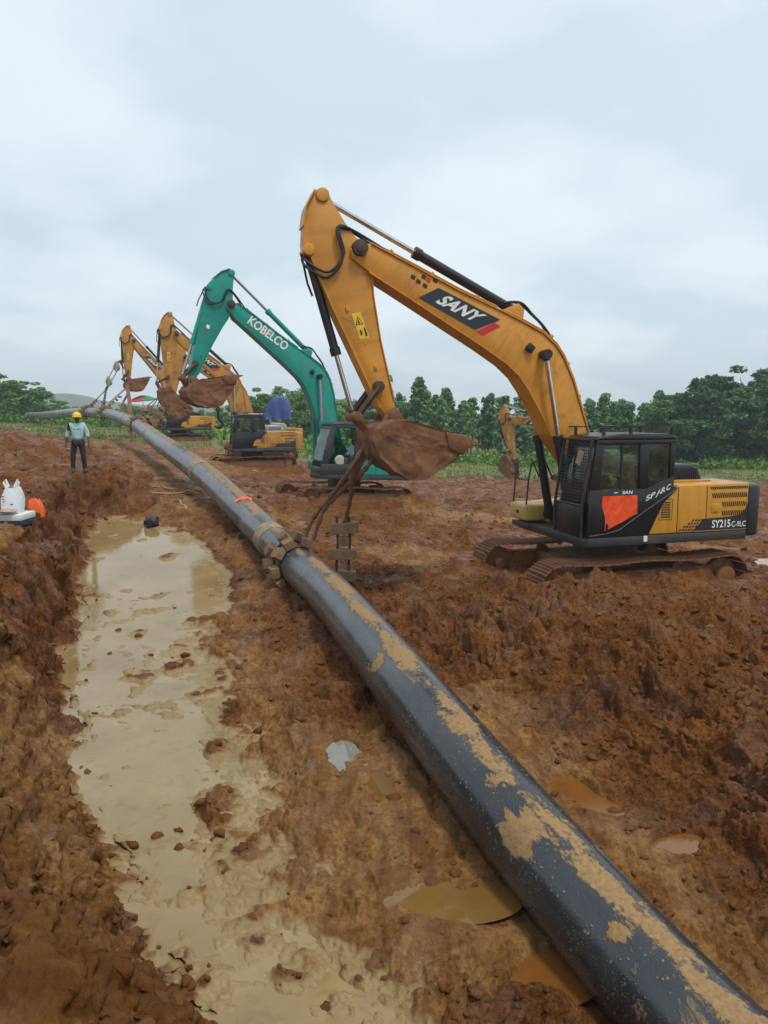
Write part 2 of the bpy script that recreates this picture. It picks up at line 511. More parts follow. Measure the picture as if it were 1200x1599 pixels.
bank_z = tps([(0, 0, 2.3), (-2, 2, 2.15), (-3, 4, 2.1), (-5, 9, 2.0), (-5.5, 12, 2.0), (-7, 15, 2.02), (-9, 19, 2.14), (-8.9, 21.5, 2.3), (-12, 21, 2.35), (-12, 26, 2.55), (-14, 32, 2.85),
    (-18, 40, 3.1), (-25, 45, 3.45), (-30, 35, 3.5), (-20, 25, 2.9), (-15, 10, 2.3), (-40, 60, 3.6), (-22, 55, 2.6), (-60, 90, 3.6), (-30, 75, 2.9), (-26, 60, 2.7), (3, -5, 2.3), (-10, -5, 2.3), (8, 0, 2.2), (-70, 140, 3.2), (-10, 100, 1.4), (40, 100, -1), (-60, 30, 3.5)])
EDGE = [(3, -8), (2.2, 0), (1.6, 2.6), (-.3, 3.45), (-1.25, 4.45), (-2.62, 6.68), (-3.82, 8.84), (-4.75, 11.2), (-5.85, 13.95), (-7.0, 17.4), (-8.15, 20.5), (-8.1, 21.3), (-7.3, 22.0), (-7.2, 23.6), (-8.6, 27), (-11.2, 32.5), (-15.5, 41), (-22, 52), (-34, 68), (-60, 100)]
EDGE_W = [1.2, 1.2, 1.3, 1.5, 1.5, 1.4, 1.2, 1.05, .95, .85, .75, .8, 1.0, 2.0, 3.0, 4.5, 7, 9, 12, 15]
W_Y = [0, 10, 11, 12.5, 14.9, 16.2, 18.8, 20.7, 23]
W_Z = [0, 0, .02, .10, .30, .42, .70, .88, 1.05]
PR_Y = [2.6, 3.6, 4.42, 5.3, 5.9, 6.7, 8.0, 9.4, 11.1, 12.5, 14.9, 16.2, 18.8, 20.7, 21.5]
PR_X = [-.1, -.35, -.6, -.9, -1.25, -1.6, -1.95, -2.25, -2.8, -3.45, -3.35, -3.45, -4.7, -6.5, -7.6]
# small puddles: x, y, half length, half width, turn
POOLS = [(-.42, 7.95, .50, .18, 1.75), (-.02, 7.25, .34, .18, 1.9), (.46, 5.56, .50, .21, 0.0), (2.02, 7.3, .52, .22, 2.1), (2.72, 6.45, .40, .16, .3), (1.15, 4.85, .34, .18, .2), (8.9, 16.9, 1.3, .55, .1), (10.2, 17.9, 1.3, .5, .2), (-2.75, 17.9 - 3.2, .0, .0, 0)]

def edge_dist(x, y):
    """signed distance to the foot of the left bank (positive on the bank) and the bank's width there"""
    best = np.full(x.shape, 1e9); sg = np.zeros(x.shape); wd = np.zeros(x.shape)
    for i in range(len(EDGE) - 1):
        ax, ay = EDGE[i]; bx, by = EDGE[i + 1]
        dx, dy = bx - ax, by - ay; L2_ = dx * dx + dy * dy
        t = np.clip(((x - ax) * dx + (y - ay) * dy) / L2_, 0, 1)
        ex = x - (ax + t * dx); ey = y - (ay + t * dy)
        d = np.hypot(ex, ey)
        s = np.sign(dx * ey - dy * ex)
        m = d < best - 1e-9
        best = np.where(m, d, best); sg = np.where(m, s, sg)
        wd = np.where(m, EDGE_W[i] * (1 - t) + EDGE_W[i + 1] * t, wd)
    return best * np.where(sg == 0, 1, sg), wd
_PY = np.array([p[1] for p in PIPE]); _PX = np.array([p[0] for p in PIPE])
MACH_POS = [(4.466, 14.783, 3.431), (-1.539, 27.866, 3.50), (-7.485, 42.0, 3.493), (-16.292, 58.928, 3.695), (14.0, 50.2, 2.75)]
def base_height(x, y):
    e, w = edge_dist(x, y)
    e = e + ((.10 + .16 * sstep(6, 9, y)) * fbm(x, y, 1.5, 3, 5) + .10 * fbm(x, y, .45, 4, 7, .6)) * np.clip(w, .8, 2)
    fz = floor_z(x, y); bz = bank_z(x, y)
    t = np.clip(e / w, 0, 1)
    nb = 1 - sstep(6.0, 9.0, y)                          # the near bank is a plain cut slope
    k = (t * t * (3 - 2 * t) * .6 + .4 * t) * (1 - nb) + nb * (.75 * t + .25 * t * t * (3 - 2 * t))
    far = sstep(110, 200, np.hypot(x, y))
    z = fz + (bz - fz) * k
    z = z * (1 - far) + far * np.where(x < 0, 2.5 * np.clip(-x / 100, 0, 1) - .5, -1.0)
    return z, e, w, k
def ground(x, y, detail=True):
    """height, and masks for slurry, sand, grass"""
    x = np.asarray(x, float); y = np.asarray(y, float)
    z, e, w, k = base_height(x, y)
    r = np.hypot(x, y)
    W = np.interp(y, W_Y, W_Z)
    xr = np.interp(y, PR_Y, PR_X) + (.25 + .17 * sstep(5, 8, y)) * fbm(x, y, 1.5, 4, 21)
    inside = np.minimum(xr - x, -e + .0)                 # metres inside the slurry
    inT = sstep(-.5, .1, inside) * (y < 22.5) * sstep(2.4, 3.0, y)
    tp = x - np.interp(y, _PY, _PX)                      # metres right of the pipe
    # slurry: floor just below the water with islands and skins of mud
    isl = fbm(x, y, 1.7, 3, 31) * .030 + .060 * np.clip(fbm(x, y, .55, 4, 37, .65) - .12, -.25, 1) + .022 * np.clip(fbm(x * .5 + y * .2, y, .16, 3, 39), -.3, 1)
    isl = isl + .16 * np.clip(fbm(x, y, .8, 3, 41) - .48, 0, 1)
    z = z * (1 - inT) + inT * (W + .012 + isl - .052 * sstep(-.1, .6, inside))
    shelf = sstep(-1.7, -.3, inside) * (1 - inT) * (e < 0)
    # clod amplitude by zone
    grass = sstep(50, 58, y - .10 * np.abs(x - 10) + 3 * fbm(x, y, 6, 3, 51)) * (x > -14) + sstep(50, 56, y + 4 * fbm(x, y, 6, 3, 52)) * (x <= -14)
    grass = np.clip(np.maximum(grass, sstep(.35, .6, fbm(x, y, 7, 3, 54)) * sstep(30, 38, y) * (tp < 2) * .8), 0, 1)
    patch = sstep(-.15, .25, fbm(x, y, 2.6, 3, 61))
    mound = np.clip(np.exp(-((x - 5) / 3.2) ** 2 - ((y - 9.3) / 3.0) ** 2) + np.exp(-((x - 1.9) / 1.5) ** 2 - ((y - 11.8) / 1.7) ** 2), 0, 1)
    bankface = sstep(.0, .15, k) * (1 - sstep(.93, 1.0, k)) * (y < 24)
    clay = sstep(.12, .45, k) * (1 - sstep(5.4, 8.2, y)) * (x < 1)
    flat = np.exp(-((tp + .9) / .8) ** 2) * (y < 13) * .5
    sand_r = np.exp(-((tp - 1.0) / .75) ** 2) * (y < 9.5)
    bar = sstep(4.2, 5.2, y) * (1 - sstep(8.2, 9.2, y)) * (tp < -.3) * (inside < 0) * .8
    A = .5 + .65 * patch
    A = A * (1 - .80 * inT) * (1 - .86 * clay) * (1 - .4 * flat) * (1 - .70 * sand_r) * (1 - .35 * bar) * (1 - .8 * grass) * (1 - .4 * shelf)
    A = A * (1 - .45 * bankface) + .38 * mound + .30 * bankface * (1 - clay)
    A = np.clip(A, .05, 1.45) * (1 - .28 * sstep(10.5, 13, y) * (tp > 0))
    heap = np.exp(-((x + 1.66) / .20) ** 2 - ((y - 7.05) / .36) ** 2) + .7 * np.exp(-((x + 1.45) / .16) ** 2 - ((y - 8.4) / .22) ** 2)
    A = A + .7 * heap; inT = inT * (1 - np.clip(1.2 * heap, 0, 1)); z = z + .10 * heap
    if detail:
        x0_, y0_ = x, y
        x = x + np.where(e > -.4, -.85, .85) * z; y = y + .65 * z
        # the clods are pulled about by a warp so that they are not round
        wx = x + .09 * fbm(x, y, .35, 2, 71); wy = y + .09 * fbm(x, y, .35, 2, 72)
        h = .17 * fbm(x, y, 1.9, 3, 81) * np.clip(A, .15, 1.3)
        big = sstep(.0, .5, fbm(x, y, 2.4, 2, 86)) * .6 + .4
        bil = np.abs(fbm(wx, wy, 1.1, 4, 83, .5))                     # torn slabs, creased between
        h += A * .40 * (bil - .25) * big
        bil2 = np.abs(fbm(wx, wy, .32, 4, 84, .55))
        h += A * .12 * (bil2 - .25) * (1 - sstep(25, 40, r))
        h += A * (.48 * lumps(wx, wy, .80, 89) * .80 - .10) * sstep(.0, .5, fbm(x, y, 2.0, 2, 90)) * np.clip(mound + (tp > 2.2) * sstep(10, 12, y0_), 0, 1)
        h += A * (.60 * lumps(wx, wy, .50, 91) * .50 - .06) * sstep(-.1, .4, fbm(x, y, 1.6, 2, 92))
        h += A * (.60 * lumps(wx, wy, .22, 95) * .22 - .03) * (1 - sstep(28, 45, r)) * sstep(-.3, .3, fbm(x, y, .8, 2, 96))
        wx2 = x + .035 * fbm(x, y, .1, 2, 73); wy2 = y + .035 * fbm(x, y, .1, 2, 74)
        h += A * (.70 * lumps(wx2, wy2, .105, 99) * .105) * (1 - sstep(14, 26, r)) * sstep(-.4, .25, fbm(x, y, .5, 2, 97))
        h += A * (.65 * lumps(wx2, wy2, .056, 101) * .056) * (1 - sstep(9, 15, r))
        h += A * .050 * fbm(x, y, .16, 4, 103, .6) * (1 - sstep(14, 26, r))
        h += .012 * fbm(x, y, .07, 3, 105, .65) * (1 - sstep(5, 10, r)) * (1 - .7 * inT)
        # smoother mud is dragged in streaks along the pipe
        st = fbm(x * .94 + y * .34, (y * .94 - x * .34) * .25, .16, 3, 111)
        h += .055 * st * (1 - .8 * np.clip(A, 0, 1)) * (1 - .5 * inT) * (1 - grass) * (1 - sstep(10, 20, r))
        # slabs and fissures of the cut clay bank
        ce = fbm(x * .8 + y * .6, (y * .8 - x * .6) * .45, .9, 4, 121, .6)
        cut = np.abs(((ce * 2.2 + e * 1.3) % 1.0) - .5) * 2
        h += clay * sstep(.18, .4, k) * (.05 * (sstep(.0, .22, cut) - .8)) + clay * (.045 * fbm(x, y, .5, 4, 123, .65) + .028 * fbm(x, y, .12, 4, 125, .65))
        h += clay * -.16 * np.exp(-(((x0_ + 1.75) / .16) ** 2 + ((y0_ - 3.6) / .3) ** 2))
        x, y = x0_, y0_
        h *= (1 - .9 * sstep(70, 110, r))
        z = z + h
        # wheel ruts of the crawler tracks
        z = z + .05 * fbm(x, y, 5, 3, 131) * sstep(12, 20, r) * (1 + 2 * sstep(30, 60, r)) * (1 - sstep(100, 160, r))
    for px, py, a, b, tr in POOLS:
        if a == 0: continue
        c, s = math.cos(tr), math.sin(tr)
        u = ((x - px) * c + (y - py) * s) / a; v = (-(x - px) * s + (y - py) * c) / b
        q = np.sqrt(u * u + v * v) + .38 * fbm(x, y, .55, 3, 141, .5)
        lv = POOL_Z[(px, py)]
        bed = 1 - sstep(.55, 1.0, q)
        z = z * (1 - bed) + bed * (lv - .05)
        q0 = np.sqrt(u * u + v * v)
        rim = sstep(.95, 1.1, q) * (1 - sstep(2.0, 2.8, q0))
        z = z + rim * (np.maximum(z, lv + .012 + .03 * np.clip(fbm(x, y, .2, 3, 143), -.3, 1)) - z)
    # the mud stays clear of the pipe
    pz = np.interp(y, _PY, [p[2] for p in PIPE]) - PIPE_R
    m = np.exp(-(tp / .62) ** 2) * (y < 23)
    z = np.where(m > .02, z + m * np.clip(np.minimum(z, pz + .07 - .10 * np.clip(np.abs(tp) - .1, 0, .5)) - z, -1, 0), z)
    m2 = np.exp(-(tp / 1.0) ** 2) * (y >= 23)
    z = z + m2 * np.clip(np.minimum(z, pz - .12) - z, -1, 0)
    # the tracks have pressed their beds
    for (mx, my, yaw) in MACH_POS:
        c, s = math.cos(yaw), math.sin(yaw)
        u = (x - mx) * c + (y - my) * s; v = -(x - mx) * s + (y - my) * c
        bed = (1 - sstep(2.2, 3.0, np.abs(u))) * (1 - sstep(.35, .75, np.abs(np.abs(v) - 1.2)))
        zz = MACH_Z[(mx, my)]
        z = z * (1 - bed) + bed * np.clip(z, zz + .10, zz + .28)
        if (mx, my) == (-1.539, 27.866): z = z + .16 * bed
        for sv in (-1.2, 1.2):                       # mud pushed up before and behind the tracks
            z = z + .34 * np.exp(-((u - 2.55) / .5) ** 2 - ((v - sv) / .65) ** 2) + .2 * np.exp(-((u + 2.6) / .5) ** 2 - ((v - sv) / .6) ** 2)
        z = z + .22 * np.exp(-(np.clip(np.abs(u) - 2, 0, 9) / .6) ** 2 - ((v - 2.0) / .32) ** 2) * (.6 + .8 * fbm(x, y, 1.1, 3, 171))
        mid = (1 - sstep(2.4, 3.2, np.abs(u))) * (1 - sstep(1.4, 2.2, np.abs(v)))
        z = z * (1 - mid) + mid * np.minimum(z, zz + .36)
    sand = np.clip(.75 * sand_r + .7 * bar + .5 * flat + .55 * shelf + .35 * clay, 0, 1)
    sand = np.maximum(sand, .8 * np.exp(-((x + 5.6) / 1.5) ** 2 - ((y - 24) / 4.5) ** 2))
    sand = np.maximum(sand, .75 * sstep(.93, 1., k) * np.exp(-((x + 6.3) / 1.4) ** 2 - ((y - 11.5) / 2.5) ** 2))
    sand = np.maximum(sand, sstep(.1, .5, fbm(x, y, 4.0, 3, 151)) * (tp > .8) * sstep(14, 17, y) * (1 - sstep(26, 34, y)) * .85)
    slurry = np.clip(inT + shelf, 0, 1) * (1 - .85 * sstep(.012, .075, z - W + .012 * fbm(x, y, .3, 3, 163)))
    return z, slurry, np.clip(sand, 0, 1), grass, clay

MACH_Z = {(4.466, 14.783): .679, (-1.539, 27.866): .724, (-7.485, 42.0): 1.059, (-16.292, 58.928): 1.871, (14.0, 50.2): -.677}
POOL_Z = {}
for p in POOLS:
    if p[2] == 0: continue
    zb = float(base_height(np.array([p[0]]), np.array([p[1]]))[0][0])
    POOL_Z[(p[0], p[1])] = zb + .015
def gz(x, y):
    return float(ground(np.array([x]), np.array([y]))[0][0])

# ------------------------------------------------------------------ ground sheet
def build_ground():
    th = np.r_[np.linspace(-PI, R(-42), 40, endpoint=False), np.linspace(R(-42), R(42), 840, endpoint=False), np.linspace(R(42), PI, 40, endpoint=False)]
    rr = np.r_[np.linspace(.15, 2.2, 40, endpoint=False), np.geomspace(2.2, 24, 1000, endpoint=False), np.geomspace(24, 75, 190, endpoint=False), np.geomspace(75, 3000, 60)]
    nt_, nr = len(th), len(rr)
    T, RR = np.meshgrid(th, rr)
    X = (RR * np.sin(T)).ravel(); Y = (RR * np.cos(T)).ravel()
    z, slurry, sand, grass, clay = ground(X, Y)
    zs = base_height(X, Y)[0].reshape(nr, nt_)
    hh = z - zs.ravel()
    gr_ = np.gradient(zs, rr, axis=0); gt_ = np.gradient(zs, th, axis=1) / RR
    gx = gr_ * np.sin(T) + gt_ * np.cos(T); gy = gr_ * np.cos(T) - gt_ * np.sin(T)
    gx = np.clip(gx, -2.2, 2.2).ravel(); gy = np.clip(gy, -2.2, 2.2).ravel()
    nl = np.sqrt(1 + gx * gx + gy * gy)
    ok = (RR.ravel() < 40) & (RR.ravel() > 1.5) & (np.abs(T.ravel()) < R(41))
    X = np.where(ok, X - hh * gx / nl, X); Y = np.where(ok, Y - hh * gy / nl, Y); z = np.where(ok, zs.ravel() + hh / nl, z)
    me = bpy.data.meshes.new('ground')
    nv = len(X)
    i = np.arange(nr - 1)[:, None] * nt_; j = np.arange(nt_)[None, :]; j2 = (j + 1) % nt_
    q = np.stack([i + j, i + nt_ + j, i + nt_ + j2, i + j2], -1).reshape(-1, 4)[:, ::-1]
    me.vertices.add(nv); me.vertices.foreach_set('co', np.stack([X, Y, z], -1).astype(np.float32).ravel())
    nq = len(q)
    me.loops.add(nq * 4); me.loops.foreach_set('vertex_index', q.astype(np.int32).ravel())
    me.polygons.add(nq); me.polygons.foreach_set('loop_start', (np.arange(nq) * 4).astype(np.int32))
    me.update(calc_edges=True)
    me.shade_smooth()
    a = me.color_attributes.new('zone', 'FLOAT_COLOR', 'POINT')
    a.data.foreach_set('color', np.stack([slurry, sand, grass, clay], -1).astype(np.float32).ravel())
    me.validate()
    # normals up
    o = link('ground', me, None, MATS['mud'])
    if me.polygons[nq // 2].normal.z < 0: me.flip_normals()
    tag(o, kind='structure')
    return o

def mud_material():
    k = NT('mud')
    at = k.n('ShaderNodeAttribute', attribute_name='zone')
    sp = k.n('ShaderNodeSeparateColor'); k.l(at.outputs['Color'], sp.inputs[0])
    slurry, sand, grass = sp.outputs[0], sp.outputs[1], sp.outputs[2]
    clay = at.outputs['Alpha']
    big = k.noise(.35, 6, .6); mid = k.noise(1.7, 8, .65, dist=.6); fine = k.noise(13, 8, .72); grit = k.noise(62, 5, .75)
    mud = k.mix(k.ramp(mid, [(.36, 0), (.64, 1)]), (.040, .0130, .0035), (.205, .071, .0165))
    mud = k.mix(k.ramp(big, [(.35, 0), (.7, .55)]), mud, (.145, .044, .010))
    mud = k.mix(k.ramp(fine, [(.40, 0), (.75, .65)]), mud, (.34, .138, .036))
    mud = k.mix(k.ramp(grit, [(.30, .55), (.5, 0)]), mud, (.020, .007, .003))
    mid2 = k.noise(27, 5, .7)
    mud = k.mix(k.ramp(mid2, [(.34, .6), (.5, 0)]), mud, (.024, .0085, .0025))
    sandc = k.mix(k.ramp(mid, [(.3, 0), (.7, 1)]), (.20, .088, .024), (.39, .205, .068))
    mid2 = k.noise(27, 5, .7)
    mud = k.mix(k.ramp(mid2, [(.34, .6), (.5, 0)]), mud, (.024, .0085, .0025))
    smp = k.n('ShaderNodeMapping'); smp.inputs['Rotation'].default_value = (0, 0, R(-22)); smp.inputs['Scale'].default_value = (5.0, 1.1, 3.0); k.l(k.tc.outputs['Object'], smp.inputs[0])
    drag = k.noise(1.3, 8, .72, vec=smp.outputs[0])                  # dragged, smeared mud
    sandc = k.mix(k.ramp(drag, [(.44, 0), (.62, .75)]), sandc, (.13, .048, .0125))
    sandc = k.mix(k.ramp(mid2, [(.36, .5), (.52, 0)]), sandc, (.09, .034, .010))
    sandc = k.mix(k.ramp(fine, [(.38, .6), (.55, 0)]), sandc, (.10, .036, .010))
    clayc = k.mix(k.ramp(mid, [(.3, 0), (.7, 1)]), (.11, .038, .009), (.21, .085, .022))
    slc = k.mix(k.ramp(k.noise(.55, 5, .6), [(.35, 0), (.7, 1)]), (.235, .155, .060), (.32, .225, .100))
    slc = k.mix(k.ramp(fine, [(.32, .5), (.5, 0)]), slc, (.17, .092, .032))
    gr = k.mix(k.ramp(mid, [(.35, 0), (.65, 1)]), (.075, .105, .028), (.20, .20, .07))
    gr = k.mix(k.ramp(big, [(.5, 0), (.7, .5)]), gr, (.21, .135, .065))
    brk = k.math('MULTIPLY', k.math('SUBTRACT', mid, .5), .9)
    c = k.mix(clay, mud, clayc)
    c = k.mix(k.ramp(k.math('ADD', sand, brk), [(.25, 0), (.65, 1)]), c, sandc)
    c = k.mix(k.ramp(k.math('ADD', slurry, k.math('MULTIPLY', brk, .6)), [(.35, 0), (.7, 1)]), c, slc)
    c = k.mix(k.ramp(k.math('ADD', grass, brk), [(.35, 0), (.7, 1)]), c, gr)
    wet = k.ramp(k.noise(1.6, 7, .7), [(.46, 0), (.62, 1)])
    wet = k.math('MAXIMUM', wet, k.math('MULTIPLY', slurry, .9))
    r0 = k.math('SUBTRACT', .80, k.math('MULTIPLY', wet, .54))
    r0 = k.math('ADD', r0, k.math('MULTIPLY', grass, .25), True)
    hgt = k.math('ADD', k.math('MULTIPLY', fine, .8), k.math('ADD', k.math('MULTIPLY', mid2, .5), k.math('MULTIPLY', grit, .4)))
    st = k.math('SUBTRACT', .95, k.math('MULTIPLY', slurry, .6))
    b = k.n('ShaderNodeBump'); b.inputs['Distance'].default_value = .035
    k.l(st, b.inputs['Strength']); k.l(hgt, b.inputs['Height'])
    k.bsdf(c, r0, 0, b.outputs[0], k.math('ADD', .10, k.math('MULTIPLY', wet, .36)))
    MATS['mud'] = k.m
mud_material()

def water_material(name, a, b, rough=.06, bump=.12, var=.16):
    k = NT(name)
    n = k.noise(.8, 6, .62, dist=.5)
    c = k.mix(k.ramp(n, [(.32, 0), (.68, 1)]), a, b)
    c = k.mix(k.ramp(k.noise(4.5, 6, .7, dist=.8), [(.52, 0), (.72, .55)]), c, tuple(x * .62 for x in a))
    rr = k.math('ADD', rough, k.math('MULTIPLY', k.ramp(k.noise(1.6, 4, .6), [(.45, 0), (.7, 1)]), var))
    h = k.math('ADD', k.noise(5, 4, .6), k.math('MULTIPLY', k.noise(22, 3, .6), .3))
    k.bsdf(c, rr, 0, k.bump(h, bump, .02), .5)
    MATS[name] = k.m
water_material('slurry_water', (.225, .150, .058), (.315, .225, .102), .02, .10, .06)
water_material('pool_water', (.15, .076, .016), (.20, .110, .030), .02, .02, .03)
water_material('sky_sheen_water', (.19, .175, .145), (.23, .215, .18), .0, .02, .02)  # bright sky's reflection painted into the water as a pale grey base colour
water_material('orange_pool', (.17, .062, .012), (.22, .09, .02), .07, .05, .06)

ground_obj = build_ground()

def slurry_sheet():
    ys = np.linspace(2.7, 22.2, 150)
    vs = []; nx = 30
    for y in ys:
        xl = np.interp(y, [e[1] for e in EDGE[3:12]], [e[0] for e in EDGE[3:12]]) - .45
        xr = np.interp(y, PR_Y, PR_X) + .7
        for i in range(nx):
            vs.append((xl + (xr - xl) * i / (nx - 1), y, float(np.interp(y, W_Y, W_Z))))
    fs = [(a * nx + b, a * nx + b + 1, (a + 1) * nx + b + 1, (a + 1) * nx + b) for a in range(len(ys) - 1) for b in range(nx - 1)]
    o = MB().add(vs, fs).build('muddy_water', MATS['slurry_water'], fix=False)
    tag(o, kind='structure')
slurry_sheet()
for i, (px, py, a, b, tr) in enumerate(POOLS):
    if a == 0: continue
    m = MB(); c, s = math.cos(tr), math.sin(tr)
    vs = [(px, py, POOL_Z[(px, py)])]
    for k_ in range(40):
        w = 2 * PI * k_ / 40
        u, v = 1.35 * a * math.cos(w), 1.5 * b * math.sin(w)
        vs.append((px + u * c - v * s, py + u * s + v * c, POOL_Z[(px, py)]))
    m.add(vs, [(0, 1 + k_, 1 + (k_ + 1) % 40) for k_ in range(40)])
    o = m.build('puddle', MATS['orange_pool' if i in (3, 4, 5) else 'slurry_water' if i in (6, 7) else 'sky_sheen_water' if i == 0 else 'pool_water'], fix=False)
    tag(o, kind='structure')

# ------------------------------------------------------------------ clods lying on the mud
def build_clods():
    base = []
    bm = bmesh.new(); bmesh.ops.create_icosphere(bm, subdivisions=2, radius=1)
    V0 = np.array([v.co for v in bm.verts]); F0 = np.array([[v.index for v in f.verts] for f in bm.faces]); bm.free()
    for k_ in range(10):
        n = np.zeros(len(V0))
        for o_ in range(4):
            d = RNG.normal(size=3); d /= np.linalg.norm(d)
            n += .13 * np.sin(V0 @ d * RNG.uniform(2, 9) + RNG.uniform(0, 6))
        for o_ in range(5):                      # broken faces
            d = RNG.normal(size=3); d /= np.linalg.norm(d)
            n = np.where(V0 @ d > .55, np.minimum(n, -.05 + .55 / np.maximum(V0 @ d, .55) - 1 + .1), n)
        n = n + RNG.uniform(-.13, .13, len(V0))
        base.append(V0 * (1 + n)[:, None])
    N = 30000
    r = np.exp(RNG.uniform(math.log(3.2), math.log(34), N)); th = RNG.uniform(R(-34), R(34), N)
    x = r * np.sin(th); y = r * np.cos(th)
    z, sl, sa, gr, cl = ground(x, y)
    tp = x - np.interp(y, _PY, _PX)
    e, w = edge_dist(x, y)
    face = np.exp(-((e - .35) / .5) ** 2) * (y < 23)
    mound = np.exp(-((x - 5) / 3.2) ** 2 - ((y - 9.3) / 3.0) ** 2)
    p = .30 + .5 * face + .6 * mound + .25 * (sstep(0, .4, fbm(x, y, 1.2, 3, 171)))
    p = p * .6
    p *= (1 - .93 * sl) * (1 - .93 * sa) * (1 - gr) * (1 - .8 * cl)
    ok = (RNG.uniform(size=N) < p) & ((np.abs(tp) > .55) | (y > 24))
    for (mx, my, yaw) in MACH_POS: ok &= np.hypot(x - mx, y - my) > 2.6
    idx = np.where(ok)[0][:11000]
    vs = []; fs = []; b = 0
    for i in idx:
        s = min(.045, .010 * math.exp(abs(RNG.normal()) * .75)) * (1 + .05 * r[i])
        a = RNG.uniform(0, 2 * PI); ca, sa_ = math.cos(a), math.sin(a)
        v = base[RNG.integers(10)] * s * np.array([RNG.uniform(.8, 1.5), 1, RNG.uniform(.55, .95)])
        v = np.stack([v[:, 0] * ca - v[:, 1] * sa_ + x[i], v[:, 0] * sa_ + v[:, 1] * ca + y[i], v[:, 2] + z[i] + s * .2], -1)
        vs.append(v); fs.append(F0 + b); b += len(V0)
    V = np.concatenate(vs); F = np.concatenate(fs)
    me = bpy.data.meshes.new('mud_clods')
    me.vertices.add(len(V)); me.vertices.foreach_set('co', V.astype(np.float32).ravel())
    me.loops.add(len(F) * 3); me.loops.foreach_set('vertex_index', F.astype(np.int32).ravel())
    me.polygons.add(len(F)); me.polygons.foreach_set('loop_start', (np.arange(len(F)) * 3).astype(np.int32))
    me.update(calc_edges=True)
    o = link('mud_clods', me, None, MATS['mud'])
    tag(o, 'loose clods of red brown mud scattered over the churned ground', 'mud', kind='stuff')
build_clods()

# ------------------------------------------------------------------ the pipe
def catmull(P, n):
    P = [Vector(p) for p in P]
    out = []
    for i in range(1, len(P) - 2):
        for k_ in range(n):
            t = k_ / n
            p0, p1, p2, p3 = P[i - 1:i + 3]
            out.append(.5 * ((2 * p1) + (p2 - p0) * t + (2 * p0 - 5 * p1 + 4 * p2 - p3) * t * t + (3 * p1 - p0 - 3 * p2 + p3) * t ** 3))
    out.append(P[-2])
    return out
PATH = catmull(PIPE, 24)
PLEN = [0.0]
for a, b in zip(PATH[:-1], PATH[1:]): PLEN.append(PLEN[-1] + (b - a).length)
def pipe_at(s):
    s = max(0, min(PLEN[-1], s))
    i = min(len(PLEN) - 2, max(0, int(np.searchsorted(PLEN, s)) - 1))
    t = (s - PLEN[i]) / (PLEN[i + 1] - PLEN[i])
    return PATH[i].lerp(PATH[i + 1], t), (PATH[min(i + 2, len(PATH) - 1)] - PATH[max(i - 1, 0)]).normalized()
def pipe_s_at_y(y):
    i = min(range(len(PATH)), key=lambda k_: abs(PATH[k_].y - y) + (0 if PATH[k_].x < 5 else 99))
    return PLEN[i]
def pipe_mesh(name, s0, s1, rad, step=.12, n=56):
    m = max(2, int((s1 - s0) / step))
    vs = []; uv = []
    for i in range(m + 1):
        s = s0 + (s1 - s0) * i / m
        p, t = pipe_at(s)
        side = t.cross(Vector((0, 0, 1))).normalized(); up = side.cross(t)
        for k_ in range(n):
            w = 2 * PI * k_ / n
            rr = rad(s, w) if callable(rad) else rad
            vs.append(p + (side * math.sin(w) + up * math.cos(w)) * rr)
            uv.append((s, w))
    fs = [(i * n + k_, i * n + (k_ + 1) % n, (i + 1) * n + (k_ + 1) % n, (i + 1) * n + k_) for i in range(m) for k_ in range(n)]
    mb = MB().add(vs, fs)
    me = bpy.data.meshes.new(name); me.from_pydata([tuple(v) for v in vs], [], fs); me.update()
    # metres along the pipe and around it, as an attribute
    a = me.attributes.new('around', 'FLOAT_VECTOR', 'POINT')
    A = np.array([(s, .38 * math.sin(w), .38 * math.cos(w)) for s, w in uv], np.float32)
    a.data.foreach_set('vector', A.ravel())
    me.shade_smooth()
    return me
